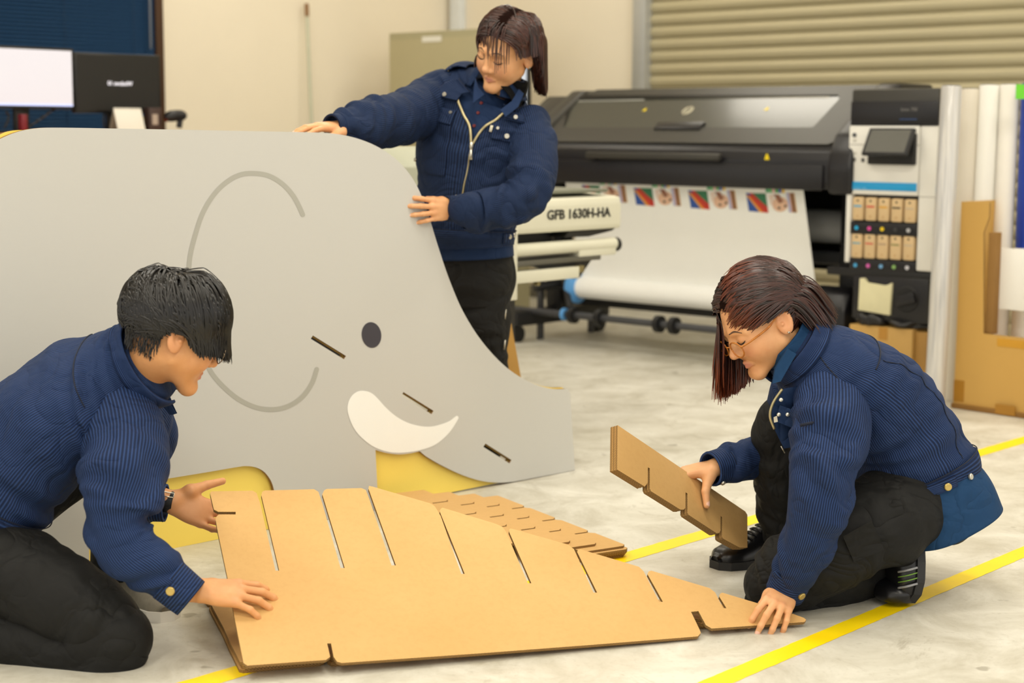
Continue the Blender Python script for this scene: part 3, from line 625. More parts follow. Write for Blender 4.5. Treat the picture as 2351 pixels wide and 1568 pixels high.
box('guide_table', LM, (te[0], tb[0]), (.0, .20), (lat(1280, 600)[1] - .008, lat(1280, 600)[1] + .012), M('dim_grey_plate', '#5c5a50', .5), lm, bev=.003)
prism('side_plate', LM, [(tb[0] + .0, tb[1] + .004), (tb[0] - .42, tb[1] - .01), (tb[0] - .14, lat(1344, 640)[1]), (tb[0] - .10, lat(1344, 640)[1])], .03, .05, drk, lm, axis='y', bev=.004)
zc_2 = lat(1250, 631)[1]
box('lower_rail', LM, (te[0], lat(1326, 630)[0]), (-.01, .04), (zc_2 - .024, zc_2 + .022), crmm, lm, bev=.003)
box('rail_end', LM, (lat(1322, 622)[0], lat(1340, 622)[0]), (-.005, .03), (zc_2 - .004, zc_2 + .024), M('brass_dull', '#8f845c', .4, .5), lm, bev=.003)
box('inner_rail', LM, (te[0], lat(1320, 605)[0]), (.06, .10), (zc_2 + .03, zc_2 + .055), M('rail_tan', '#a8a284', .5), lm, bev=.003)
for px in (1240, 1258): a, z_ = lat(px, 608, .05); box('rail_clamp', LM, (a - .012, a + .012), (.04, .07), (z_ - .015, z_ + .015), crmm, lm, bev=.002)
a, z_ = lat(1237, 651); cyl('rail_knob', LM(a, .0, z_), LM(a, .02, z_), .010, MATS['brass_dull'], lm, 12)
for a in (-.8, .03): box('stand_leg', LM, (a, a + .06), (.05, .3), (.0, zb_), drk, lm, bev=.006)
box('stand_shelf', LM, (-.8, .08), (.08, .3), (.30, .50), drk, lm, bev=.006)
# rounded grey-green cover at its far left
ca = lat(880, 340, .1); cz = lat(920, 335, .1)[1]
prism('roll_cover', LM, [(-.06, zb_), (-.12, zb_ + .08), (-.10, cz - .07), (-.03, cz - .01), (.06, cz), (.20, cz - .04), (.28, zb_)], -1.0, -.25, M('sage_grey_cover', '#b9bba6', .45), lm, bev=.008)
# ================================================================ cabinet
CB = Fr(A_([-.82, 10.9, 0]), U, V); c0x = CB.at(894, 200, 0)[0]; ctz = CB.at(960, 73, 0)[1]
kb = thing('steel_cabinet', 'tall beige-grey steel cabinet with white label behind the standing person', 'cabinet', CB(.45, .2, 0))
cm = M('cabinet_beige', '#b3aa86', .5, .1, var=.02)
box('carcass', CB, (c0x, c0x + .88), (.0, .42), (0, ctz), M('cabinet_frame', '#aaa382', .5, .1, var=.02), kb, bev=.004)
dr = box('door', CB, (c0x + .02, c0x + .86), (-.018, 0), (.06, ctz - .045), cm, kb, bev=.004)
box('handle', CB, (c0x + .80, c0x + .825), (-.03, -.018), (.85, 1.0), greym, dr, bev=.003)
q0 = CB.at(969, 97, -.02); q1 = CB.at(1013, 82, -.02)
lb = box('name_label', CB, (q0[0], q1[0]), (-.021, -.0185), (q0[1], q1[1]), M('label_white', '#e9e6da', .6, var=.01), kb, bev=0)
# monitor standing behind the person
MN = Fr(D(1060, 200, 9.6) * A_([1, 1, 0]), U, V)
tb_ = thing('side_table', 'small dark table behind the standing person carrying a monitor', 'table', MN(.25, .1, 0))
box('table_top', MN, (-.2, .75), (-.15, .35), (.80, .83), M('dark_laminate', '#3f3a34', .5), tb_)
for a in (-.18, .71):
    for b in (-.13, .31): box('leg', MN, (a, a + .03), (b, b + .03), (0, .80), greym, tb_, bev=.003)
m3 = thing('desk_monitor', 'light-screened monitor half hidden behind the standing person\'s head', 'monitor', MN(.25, 0, .83))
q0 = MN.at(1057, 151, 0); q1 = MN.at(1212, 235, 0)
scr = M('screen_pale', '#b8c2d0', .4, var=0, emit=('#e3ebf7', .36))
box('bezel', MN, (q0[0], q1[0]), (0, .03), (q1[1] - .06, q0[1]), drk, m3, bev=.004)
box('screen', MN, (q0[0] + .012, q1[0] - .012), (-.002, .001), (q1[1] - .04, q0[1] - .012), scr, m3, bev=0)
box('stand', MN, ((q0[0] + q1[0]) / 2 - .03, (q0[0] + q1[0]) / 2 + .03), (.03, .06), (.83, q0[1] - .1), drk, m3)
box('foot', MN, ((q0[0] + q1[0]) / 2 - .12, (q0[0] + q1[0]) / 2 + .12), (-.05, .15), (.83, .845), drk, m3)
# ================================================================ counter with two monitors at the left
DK = Fr(D(170, 300, 8.4) * A_([1, 1, 0]), V, -U)            # x along the counter (away, to the right), y away from us
CTZ = 1.125
dk = thing('counter', 'high wooden counter below the blue blinds at the far left', 'counter', DK(0, .2, 0))
wood = NT('honey_wood'); p = wood.obj(); wood.col(wood.ramp(wood.noise(3., 4., .6, wood.scalev(p, (2, 2, 14))), [(.3, '#c98b41'), (.7, '#d9a05a')])); wood.set(.45)
box('counter_top', DK, (-2.0, .72), (-.12, .62), (CTZ - .035, CTZ), wood.m, dk)
for a in (-1.9, -.6, .64): box('panel_leg', DK, (a, a + .05), (-.05, .6), (0, CTZ - .035), M('counter_panel', '#6b4a2a', .5), dk)
def monitor(name, label, xa, xb, ytop, ybot, screenmat, textual=None):
    a0 = DK.at(xa, (ytop + ybot) / 2, .05)[0]; a1 = DK.at(xb, (ytop + ybot) / 2, .05)[0]
    z1 = DK.at((xa + xb) / 2, ytop, .05)[1]; z0 = DK.at((xa + xb) / 2, ybot, .05)[1]
    t = thing(name, label, 'monitor', DK((a0 + a1) / 2, .1, CTZ))
    box('bezel', DK, (a0, a1), (.05, .09), (z0, z1), M('monitor_black', '#161514', .35), t, bev=.004)
    s = box('screen', DK, (a0 + .012, a1 - .012), (.0485, .051), (z0 + .016, z1 - .012), screenmat, t, bev=0)
    am = (a0 + a1) / 2
    box('stand', DK, (am - .04, am + .04), (.09, .12), (CTZ, z0 + .12), drk, t); box('foot', DK, (am - .13, am + .13), (.0, .22), (CTZ, CTZ + .014), drk, t)
    if textual:
        p = DK.at(276, 196, .048); text('screen_lettering', textual, DK(p[0], .0478, p[1]), V, Z, .029, M('screen_text_white', '#d8d6dc', .4, var=0, emit=('#d8d6e4', .7)), s, mirror=True, bold=.0007, cx=True)
    return t, a0, a1, z0
t1m, a0, a1, z0m = monitor('desk_monitor', 'monitor with bright white screen on the counter at the far left', -58, 170, 107, 250, M('screen_white', '#c8c6d0', .4, var=0, emit=('#f5f2fb', .36)))
tb0 = DK.at(20, 244, .048)[1]
tbx = box('taskbar', DK, (a0 + .012, a1 - .012), (.0478, .0486), (z0m + .016, z0m + .026), M('taskbar_blue', '#b8c4f2', .3, var=0, emit=('#b8c4f2', .7)), t1m, bev=0)
monitor('desk_monitor', 'monitor with black screen and small mirrored white lettering', 172, 369, 123, 261, M('screen_black', '#1b1917', .45), 'Windows 10')
# things standing on the counter
p0 = DK.at(283, 296, -.06)
cl = thing('desk_calendar', 'blank white tent calendar standing on the counter before the black monitor', 'calendar', DK(p0[0], -.06, CTZ))
aL = DK.at(262, 280, -.06)[0]; aR = DK.at(325, 280, -.06)[0]; zT = DK.at(290, 245, -.04)[1]
sl = Fr(DK(aL, -.10, CTZ), V, nrm(U * 0 - U * .04 + Z * (zT - CTZ)), nrm(U))
box('front_leaf', Fr(DK(aL, -.10, CTZ), V, nrm(-U * .045 + Z * (zT - CTZ)), nrm(np.cross(V, nrm(-U * .045 + Z * (zT - CTZ))))), (0, aR - aL), (0, zT - CTZ), (-.004, 0), M('card_white', '#efe9dd', .6, var=.01), cl, bev=.001)
box('back_leaf', Fr(DK(aL, -.005, CTZ), V, nrm(U * .055 + Z * (zT - CTZ)), nrm(np.cross(V, nrm(U * .055 + Z * (zT - CTZ))))), (0, aR - aL), (0, zT - CTZ), (0, .004), M('card_grey', '#9c968a', .6), cl, bev=.001)
bxs = [('small_carton', 343, 371, 247, '#43302b', 'small dark brown printed carton on the counter beside the calendar', .0), ('small_tube', 325, 341, 268, '#b79a3c', 'small yellow and brown packet beside the dark carton', .06)]
for nm, xa, xb, yt, cc, lb_, b in bxs:
    a0 = DK.at(xa, 280, b)[0]; a1 = DK.at(xb, 280, b)[0]; zt2 = DK.at(xa, yt, b)[1]
    t = thing(nm, lb_, 'packet', DK((a0 + a1) / 2, b + .02, CTZ))
    box('packet_body', DK, (a0, a1), (b, b + .05), (CTZ, zt2), M('packet_' + cc, cc, .5), t, bev=.002)
    box('packet_print', DK, (a0 + .25 * (a1 - a0), a0 + .7 * (a1 - a0)), (b - .0008, b + .0005), (CTZ + .35 * (zt2 - CTZ), CTZ + .75 * (zt2 - CTZ)), M('packet_print', '#b9a99c', .5), t, bev=0)
# barcode scanner on a cradle
sc = thing('barcode_scanner', 'black handheld barcode scanner in its cradle beside the brown carton', 'scanner', DK(DK.at(410, 296, 0)[0], .0, CTZ))
g = lambda px, py, b=0.: DK(*(lambda q: (q[0], b, q[1]))(DK.at(px, py, b)))
tube('scanner_head', crom([g(379, 272), g(392, 267), g(410, 265), g(425, 266)], 5), [.012, .018, .023, .027, .029, .030, .031, .031, .031, .031, .030, .030, .029, .027, .024, .018], blk, sc, 14)
tube('scanner_handle', crom([g(413, 270), g(413, 280), g(411, 293)], 4), .016, blk, sc, 12)
lathe('scanner_window', g(384, 274), nrm(g(380, 276) - g(384, 274)), [(0, .012), (.012, .011)], M('dark_red_lens', '#6b1414', .2), sc, 12)
q = DK.at(411, 296, 0); box('cradle', DK, (q[0] - .06, q[0] + .08), (-.05, .07), (CTZ, CTZ + .012), blk, sc, bev=.005)
# cables and small things under the monitors
for k, (pts, lb_) in enumerate((([(10, 295), (20, 270), (14, 255)], 'thin dark cable hanging below the white-screened monitor'), ([(60, 296), (90, 275), (125, 250)], 'dark cable looping from the monitor stand to the counter'), ([(241, 296), (238, 275), (240, 258)], 'dark cable dropping from the black monitor'))):
    tag(tube('monitor_cable', crom([g(*p, .07) for p in pts], 6), .006, blk, None, 8), lb_, 'cable')
q = DK.at(51, 280, .0); rdb = box('red_holder', DK, (q[0] - .012, q[0] + .018), (-.02, .02), (CTZ, CTZ + .095), M('dark_red_plastic', '#7d1a26', .4), None, bev=.004); tag(rdb, 'small dark red holder standing under the white-screened monitor', 'holder')
# ================================================================ elephant cut-out (grey printed board in front, yellow board behind)
EA = F(375, 1268); EB = F(1320, 1080); ex = nrm(EB - EA); en = nrm(np.cross(ex, Z))      # en points towards the camera
EF = Fr(EA, ex, Z, en)
def ep(px, py, off=0.):
    p = PL(px, py, EF.o + en * off, en) - EF.o; return (float(p @ ex), float(p @ Z))
def fl_(p): return (p[0], max(p[1], 0.0))
def path(*segs):
    out = []
    for kind, pts in segs:
        P = [A_(p, dtype=float) for p in pts]
        out += [tuple(p) for p in (crom(P, 6) if kind == 'c' else P)]
    return [p for i, p in enumerate(out) if i == 0 or (abs(p[0] - out[i - 1][0]) + abs(p[1] - out[i - 1][1])) > .5]
top = ('c', [(-330, 560), (-230, 445), (-110, 372), (0, 319), (40, 303), (80, 295), (130, 293), (260, 295), (400, 297.5), (550, 300.5), (700, 303.5), (760, 306), (810, 315), (855, 331), (893, 353), (925, 381), (950, 414), (970, 455), (987, 504), (1006, 566), (1031, 640), (1062, 713), (1103, 779), (1152, 834), (1200, 869), (1240, 886), (1272, 893), (1300, 893)])
tip = ('c', [(1300, 893), (1306, 896), (1309, 905), (1310, 920)]); tip2 = ('l', [(1315, 1000), (1320, 1079)])
trunk = ('c', [(1180, 1106), (1145, 1108), (1105, 1104), (1060, 1090), (1015, 1069), (980, 1049), (964, 1036)])
tusk_b = ('c', [(964, 1036), (940, 1041), (915, 1043), (888, 1040), (862, 1033)])
arch = ('c', [(632, 1150), (629, 1125), (621, 1102), (606, 1083), (587, 1073), (565, 1070), (540, 1073), (470, 1085), (360, 1103), (260, 1120), (228, 1128), (210, 1145), (204, 1175)])
grey_px = path(top, tip, tip2, trunk, tusk_b, ('l', [(869, 1176), (634, 1222)]), arch, ('l', [(205, 1308), (-330, 1420)]))
grey = [fl_(ep(*p)) for p in grey_px]
for i, p in enumerate(grey_px):
    if p in ((1320, 1079), (869, 1176), (634, 1222), (205, 1308), (-330, 1420)) or tuple(map(float, p)) in ((1320., 1079.), (869., 1176.), (634., 1222.), (205., 1308.), (-330., 1420.)): grey[i] = (grey[i][0], .001)
def slot_hole(x0, y0, x1, y1, w=14):
    d = A_([x1 - x0, y1 - y0], dtype=float); d /= np.linalg.norm(d); n = A_([-d[1], d[0]]) * w / 2
    return [ep(*q) for q in ((x0 + n[0], y0 + n[1]), (x1 + n[0], y1 + n[1]), (x1 - n[0], y1 - n[1]), (x0 - n[0], y0 - n[1]))]
slots = [slot_hole(716, 774, 792, 821, 9), slot_hole(924, 904, 993, 947, 9), slot_hole(1112, 1022, 1172, 1060, 9)]
gm = NT('grey_print'); p = gm.obj(); gm.col(gm.mix(gm.math('MULTIPLY', gm.noise(30., 3., .6, gm.scalev(p, (1, 1, 12))), .12), '#c6c5c0', '#b9b8b3')); gm.set(.48, 0, .35)
ybm = M('yellow_print', '#fbdf68', .5, var=.015)
el = thing('elephant_cutout', 'large grey elephant-shaped cardboard cut-out with tusk and eye, held upright', 'cutout', EA)
sheet('grey_board', EF, grey, slots, .012, [gm.m, kedge, kraft], el)
yel_px = path(('c', [(x + (-9 if x < 60 else 0), y - (2 if x > 1150 or x < 60 else -3)) for x, y in top[1]]), ('c', [(1300, 892), (1305, 895), (1308, 905), (1309, 920)]), ('l', [(1314, 1000), (1318, 1077), (1145, 1112), (375, 1268), (-330, 1414)]))
yel = [fl_(ep(*p)) for p in yel_px]; YF = Fr(EA - en * .018, ex, Z, en)
sheet('yellow_board', YF, yel, slots, .010, [ybm, kedge, kraft], el)
# struts in the slots keep the two boards apart
def flat(name, px, mat, lay, lab=None):
    o = patch(name, [EF(*ep(*p), .0004 + .0004 * lay) for p in px], mat, en, el, .0004)
    if lab: o['label'] = lab
    return o
def stroke(name, pts, w, mat, lab):
    c = crom(pts, 10); L, R = [], []
    for i, p in enumerate(c):
        d = c[min(i + 1, len(c) - 1)] - c[max(i - 1, 0)]; d = d / np.linalg.norm(d); n = A_([-d[1], d[0]]) * w / 2; L.append(p + n); R.append(p - n)
    def cap(p, d): a = math.atan2(d[1], d[0]); return [p + w / 2 * A_([math.cos(a + t), math.sin(a + t)]) for t in np.linspace(math.pi / 2, -math.pi / 2, 9)][1:-1]
    P = L + cap(c[-1], c[-1] - c[-2]) + R[::-1] + cap(c[0], c[0] - c[1])
    V_ = [EF(*ep(*p), .0006) for p in L] + [EF(*ep(*p), .0006) for p in R]; n = len(L); F_ = [(i, i + 1, n + i + 1, n + i) for i in range(n - 1)]
    for q, cc in ((c[-1], cap(c[-1], c[-1] - c[-2])), (c[0], cap(c[0], c[0] - c[1]))):
        k = len(V_); ends = [L[-1], R[-1]] if q is c[-1] else [R[0], L[0]]
        V_ += [EF(*ep(*p), .0006) for p in [ends[0]] + cc + [ends[1]]]; F_.append(tuple(range(k, len(V_))))
    o = mk(name, V_, F_, mat, el); o['label'] = lab; return o
lg = M('line_grey', '#a9a89f', .5, var=.01)
stroke('ear_line', [(432, 640), (436, 590), (448, 540), (465, 490), (490, 448), (520, 418), (552, 401), (585, 398), (618, 404), (648, 422), (672, 448), (687, 475), (695, 493)], 11, lg, 'upper curve of the printed ear outline')
stroke('ear_line', [(470, 825), (487, 858), (515, 890), (550, 918), (590, 936), (630, 940), (665, 931), (695, 910), (716, 880), (727, 848)], 11, lg, 'lower curve of the printed ear outline')
flat('eye', [(852.5 + 22.5 * math.cos(t) + 1.5 * math.sin(t), 769 + 29.5 * math.sin(t)) for t in np.linspace(0, 2 * math.pi, 40, endpoint=False)], M('dark_eye_print', '#39363f', .5, var=.02), 1, 'dark oval printed eye')
tk = [tuple(p) for p in crom([(798, 945), (799, 925), (807, 909), (820, 899), (834, 897), (850, 901), (864, 912), (885, 935), (908, 955), (935, 970), (965, 978), (990, 979), (1012, 974), (1032, 966), (1047, 955), (1052, 958), (1049, 966), (1030, 994), (1000, 1020), (965, 1033), (925, 1039), (890, 1037), (855, 1024), (825, 1000), (808, 975)], 5, True)]
flat('tusk', tk, M('white_print', '#f6f6f2', .5, var=.01), 1, 'white printed tusk')
# cardboard strut panel behind the person's leg
SB = Fr(D(1172, 700, 5.95) * A_([1, 1, 0]), (1, 0, 0), Z, (0, -1, 0))
zt3 = float(D(1150, 690, 5.95)[2]); k_ = 5.95 / FPX
sheet('cardboard_strut', SB, [(-.03, 0), (.085, 0), (-.012, zt3), (-.05, zt3)], [], .012, [M('strut_ochre', '#c5964a', .6), kedge, kraft])
tag(bpy.data.objects['cardboard_strut'], 'slanted ochre cardboard panel standing behind the standing person\'s leg', 'cardboard panel')
# ================================================================ big slotted panel held over its stack
P_FL = F(562, 1530, .036); P_FR = F(1848, 1424, .017); be = nrm(P_FR - P_FL)
r_ = ray(483, 1128); P_TL = CAM + r_ * (((P_FL - CAM) @ be) / (r_ @ be)); bu = nrm(P_TL - P_FL); bn = nrm(np.cross(be, bu))
BF = Fr(P_FL, be, bu, bn)
def bp(px, py): p = PL(px, py, BF.o, bn) - BF.o; return (float(p @ be), float(p @ bu))
panel_px = [(559, 1522), (538, 1416), (524, 1335), (501, 1226), (495, 1194), (496, 1187), (502, 1181), (541, 1181), (541, 1175), (501, 1175), (491, 1170), (483, 1136), (482.5, 1131), (486, 1128), (580, 1126.5), (589, 1131.5), (597, 1155), (632.5, 1310), (641, 1310), (600, 1137), (602, 1129), (608, 1126), (721, 1123), (731, 1129), (740, 1156), (782, 1304), (791.5, 1304), (740, 1135), (744, 1126), (750, 1122.5), (830, 1120.5), (840, 1125), (848, 1146), (899, 1298), (909, 1298), (846, 1122), (847, 1115.5), (855, 1117), (988, 1155.5), (998, 1162), (1012, 1185), (1059, 1317.5), (1067, 1317.5), (1009.5, 1174), (1011, 1169), (1016, 1165.5), (1137, 1202), (1153, 1209), (1162, 1221), (1212, 1339), (1220, 1339), (1168.5, 1220), (1169, 1215), (1173, 1213), (1304, 1250), (1318, 1261), (1362.5, 1360.5), (1371, 1360.5), (1325, 1267), (1327, 1262), (1333, 1261), (1467, 1301), (1478, 1312), (1513.5, 1381.5), (1522, 1381.5), (1486.5, 1318), (1489, 1312), (1495, 1310), (1629, 1350), (1642, 1360), (1660, 1396), (1668, 1396.5), (1651, 1369), (1653, 1363), (1658, 1360.5), (1740, 1385), (1816, 1408), (1845, 1418), (1851, 1423), (1847, 1428), (1634, 1443), (1620.5, 1435), (1603.5, 1403), (1586.5, 1404.5), (1607, 1447), (1609, 1453), (1602, 1461), (1350, 1481), (1100, 1500), (785, 1522), (774, 1519), (766, 1508), (760, 1477), (751, 1477), (758, 1508), (748, 1515), (568, 1528)]
panel = [bp(*p) for p in panel_px]
def rev(l): return l[::-1]
PB = thing('slotted_cardboard', 'large fin-shaped cardboard panel with slots, tilted up between the two kneeling people', 'cardboard panel', P_FL)
sheet('board', BF, rev(panel), [], .0075, [kraft, kedge, kraft], PB)
# the flat stack below: three more panels of the same cut
f0 = F(553, 1549, 0.) * A_([1, 1, 0]); fe = nrm(be * A_([1, 1, 0])); fn = nrm(np.cross(Z, fe))
words_ = ['uppermost', 'middle', 'lowest']
for k in range(3):
    a = (.002, -.004, .003)[k]; e2 = nrm(fe + fn * a); n2 = nrm(np.cross(Z, e2))
    fr = Fr(f0 + fe * (.002, .006, .0)[k] + fn * (.004, .0, .004)[k] + Z * (.0236 - k * .0078), e2, n2, Z)
    t = sheet('slotted_cardboard', fr, rev([(p[0] * .995, p[1]) for p in panel]), [], .0075, [kraft, kedge, kraft])
    tag(t, 'fin-shaped cardboard panel lying flat, ' + words_[k] + ' of three under the tilted one', 'cardboard panel')
# ================================================================ fan of slotted strips on the floor
def strip_outline(L, Wd, n=3, sw=.009, sl=.42, ch=.014):
    """strip along +a from 0..L, its slotted long edge at b=0"""
    P = [(.012, Wd), (0, Wd - .012), (0, .004), (.004, 0)]
    for k in range(1, n + 1):
        c = L * k / (n + 1); P += [(c - sw / 2 - ch, 0), (c - sw / 2, ch), (c - sw / 2, Wd * sl), (c + sw / 2, Wd * sl), (c + sw / 2, ch), (c + sw / 2 + ch, 0)]
    P = P + [(L - .012, 0), (L, .012), (L, Wd - .012), (L - .012, Wd)]; return [(a, -b) for a, b in P]
s1 = F(1441, 1253, .031); s0 = F(1147, 1138, .031); sd = nrm((s1 - s0) * A_([1, 1, 0])); sL = float(np.linalg.norm((s1 - s0)[:2])); snv = nrm(np.cross(Z, sd)) 
so = strip_outline(sL, .145); so2 = so if sum(so[i][0] * so[(i + 1) % len(so)][1] - so[(i + 1) % len(so)][0] * so[i][1] for i in range(len(so))) > 0 else so[::-1]
stepL = float(np.linalg.norm(F(1385, 1246, .035)[:2] - s1[:2]))
nlow = 5
left = A_([-.998, -.05, 0])
z_ = 0.
for k in range(8):
    base_off = min(max(0, k - 2), 9)
    rad = RNG.normal(0, .0025, 2) if k < 4 else RNG.normal(0, .0012, 2)
    sh = (0, .002, -.002, 0, .006)[k] if k < 5 else 0
    th_ = .0062; z_ += th_ + .0002
    off = left * (0.078 * max(0, k - 4)) + sd * rad[0] * 2 + left * sh
    d2 = nrm(sd + snv * (RNG.normal(0, .004))); n2 = nrm(np.cross(Z, d2))
    fr = Fr(s0 * A_([1, 1, 0]) + off + Z * z_, d2, n2, Z)
    o = sheet('cardboard_strip', fr, so2, [], th_, [kraft, kedge, kraft])
    lab = ('slotted cardboard strip, ' + ['lowest', 'second lowest', 'third lowest', 'fourth lowest'][k] + ' in the aligned pile on the floor') if k < 4 else ('slotted cardboard strip on the floor, ' + ['rightmost', 'second from the right', 'third from the right', 'fourth from the right', 'fifth from the right', 'sixth from the right'][k - 4] + ' of the fan\'s top layer')
    tag(o, lab, 'cardboard strip', 'slotted strips fanned on the floor')
# ================================================================ strips held up by the crouching person
h0 = D(1419, 977, 4.02); h1 = D(1712, 1183, 4.27); hx = nrm(h1 - h0); hb = D(1415, 1081, 3.91) - h0; hy = nrm(hb - hx * (hb @ hx)); hn = nrm(np.cross(hx, hy))
if hn[1] > 0: hn = -hn
def hp_(px, py): p = PL(px, py, h0, hn) - h0; return (float(p @ hx), float(p @ hy))
strip_px = [(1418, 976), (1417, 1078), (1480, 1117), (1484, 1113), (1487.5, 1106), (1487.5, 1073), (1492, 1075), (1492, 1122), (1495, 1128), (1562, 1170), (1570, 1170), (1574, 1164), (1574, 1130), (1578.5, 1133), (1578.5, 1178), (1581, 1182), (1645, 1224), (1651, 1224), (1654.5, 1218), (1654.5, 1185), (1658, 1187), (1658, 1233), (1661, 1237), (1698, 1257), (1716, 1257), (1716, 1182), (1711, 1174)]
sp = [hp_(*p) for p in strip_px]
if sum(sp[i][0] * sp[(i + 1) % len(sp)][1] - sp[(i + 1) % len(sp)][0] * sp[i][1] for i in range(len(sp))) < 0: sp = sp[::-1]
flip = np.cross(hx, hy) @ hn < 0
for k in range(3):
    off = -hn * (.0068 * k) + hx * (-.002 * k)
    if flip: fr = Fr(h0 + off, hy, hx, hn); o2 = [(b, a) for a, b in sp][::-1]
    else: fr = Fr(h0 + off, hx, hy, hn); o2 = sp
    o = sheet('cardboard_strip', fr, o2, [], .0065, [kraft, kedge, kraft])
    tag(o, 'slotted cardboard strip held up in the hand, ' + ['front', 'middle', 'rear'][k] + ' one of three', 'cardboard strip', 'slotted strips held in the hand')
# ================================================================ figure modelling: distance fields -> one smooth skin, lofts -> clothes
f4 = np.float32
def surface_nets(fn, lo, hi, h):
    lo = A_(lo, dtype=f4); n = np.ceil((A_(hi) - lo) / h).astype(int) + 1
    ax = [lo[i] + h * np.arange(n[i], dtype=f4) for i in range(3)]
    G = np.stack(np.meshgrid(*ax, indexing='ij'), -1).reshape(-1, 3)
    d = np.empty(len(G), f4); step = 400000
    for i in range(0, len(G), step): d[i:i + step] = fn(G[i:i + step])
    d = d.reshape(n); s = d < 0
    nx, ny, nz = n - 1; cor = [(i, j, k) for i in (0, 1) for j in (0, 1) for k in (0, 1)]
    cnt = sum(s[i:i + nx, j:j + ny, k:k + nz].astype(np.int8) for i, j, k in cor)
    cell = np.argwhere((cnt > 0) & (cnt < 8)); idx = -np.ones((nx, ny, nz), np.int64); idx[tuple(cell.T)] = np.arange(len(cell))
    acc = np.zeros((len(cell), 3), f4); num = np.zeros(len(cell), f4)
    for a in cor:
        for ax_ in range(3):
            if a[ax_]: continue
            b = list(a); b[ax_] = 1
            da = d[cell[:, 0] + a[0], cell[:, 1] + a[1], cell[:, 2] + a[2]]; db = d[cell[:, 0] + b[0], cell[:, 1] + b[1], cell[:, 2] + b[2]]
            m = (da < 0) != (db < 0); t = np.where(m, da / np.where(m, da - db, 1), 0)
            p = np.tile(A_(a, dtype=f4), (len(cell), 1)); p[:, ax_] = t
            acc[m] += p[m]; num[m] += 1
    v = lo + (cell + acc / num[:, None]) * h
    F_ = []
    for ax_ in range(3):
        sl0 = [slice(1, -1)] * 3; sl0[ax_] = slice(0, -1); sl1 = [slice(1, -1)] * 3; sl1[ax_] = slice(1, None)
        a, b = s[tuple(sl0)], s[tuple(sl1)]; o1, o2 = (ax_ + 1) % 3, (ax_ + 2) % 3
        for flip in (0, 1):
            e = np.argwhere((a & ~b) if not flip else (~a & b)); 
            if not len(e): continue
            off = A_([1, 1, 1]); off[ax_] = 0; e = e + off
            def ci(x, y): q = e.copy(); q[:, o1] += x; q[:, o2] += y; return idx[q[:, 0], q[:, 1], q[:, 2]]
            q = np.stack([ci(-1, -1), ci(0, -1), ci(0, 0), ci(-1, 0)], 1)
            F_.append(q if not flip else q[:, ::-1])
    F_ = np.concatenate(F_); F_ = F_[(F_ >= 0).all(1)]
    return v.astype(float), F_
def L2(p): return np.sqrt(np.einsum('ij,ij->i', p, p))
def rcone(P, a, b, ra, rb):
    a = A_(a, dtype=f4); ba = A_(b, dtype=f4) - a; pa = P - a; h = np.clip(pa @ ba / max(float(ba @ ba), 1e-9), 0, 1)
    return L2(pa - h[:, None] * ba) - (ra + (rb - ra) * h)
def sph(P, c, r): return L2(P - A_(c, dtype=f4)) - r
def ellip(P, c, r, R=None):
    p = P - A_(c, dtype=f4)
    if R is not None: p = p @ A_(R, dtype=f4)
    r = A_(r, dtype=f4); k0 = L2(p / r); k1 = L2(p / (r * r)) + 1e-9; return k0 * (k0 - 1) / k1
def smin(a, b, k): h = np.clip(.5 + .5 * (b - a) / k, 0, 1); return b + (a - b) * h - k * h * (1 - h)
def ssub(a, b, k): return -smin(-a, b, k)
def rotx(a): c, s = math.cos(a), math.sin(a); return A_([[1, 0, 0], [0, c, -s], [0, s, c]])
def rotz(a): c, s = math.cos(a), math.sin(a); return A_([[c, -s, 0], [s, c, 0], [0, 0, 1]])
def roty(a): c, s = math.cos(a), math.sin(a); return A_([[c, 0, s], [0, 1, 0], [-s, 0, c]])
# ---------------------------------------------------------------- head (x = person's right, y = forward, z = up; origin between the ears)
def head_sdf(P, male=0., neck=(0, -.040, -.17)):
    ax = P.copy(); ax[:, 0] = np.abs(P[:, 0])
    d = ellip(P, (0, -.014, .032), (.0745, .094, .086))
    d = smin(d, ellip(P, (0, .022, -.022), (.061, .066, .078)), .03)
    d = smin(d, rcone(ax, (.050, .006, -.052), (.012, .066, -.102), .021, .014 + .003 * male), .022)
    d = smin(d, sph(P, (0, .070, -.1), .0165 + .002 * male), .018)
    d = smin(d, ellip(ax, (.037, .050, -.034), (.027, .030, .032)), .03)
    d = smin(d, rcone(ax, (.012, .082, .016), (.044, .066, .014), .010, .010), .015)
    d = ssub(d, ellip(ax, (.032, .097, -.004), (.018, .017, .0105)), .010)
    d = smin(d, ellip(ax, (.0315, .0745, -.005), (.0155, .0125, .0115)), .005)
    d = smin(d, rcone(P, (0, .083, .004), (0, .0985, -.034), .0075, .0098), .010)
    d = smin(d, sph(P, (0, .1000, -.0365), .0098), .006)
    d = smin(d, sph(ax, (.0118, .0905, -.0405), .0078), .006)
    d = smin(d, rcone(ax, (.0, .0855, -.0655), (.018, .0755, -.0705), .0048, .0028), .005)
    d = smin(d, rcone(ax, (.0, .0838, -.0760), (.016, .0745, -.0735), .0054, .0028), .005)
    d = ssub(d, rcone(ax, (.0, .0920, -.0704), (.019, .0800, -.0722), .0014, .001), .003)
    d = ssub(d, ellip(P, (0, .093, -.0875), (.014, .006, .005)), .006)
    # ears
    R = roty(-.12) @ rotx(.18) @ rotz(.35)
    ear = ellip(ax, (.0775, -.012, -.010), (.0085, .0195, .0315), R)
    ear = ssub(ear, ellip(ax, (.0865, -.009, -.004), (.0075, .0125, .021), R), .004)
    ear = smin(ear, sph(ax, (.0815, -.003, -.012), .0045), .004)
    d = smin(d, ear, .005)
    d = smin(d, rcone(P, (0, -.022, -.05), neck, .049 + .004 * male, .050 + .004 * male), .025)
    return d
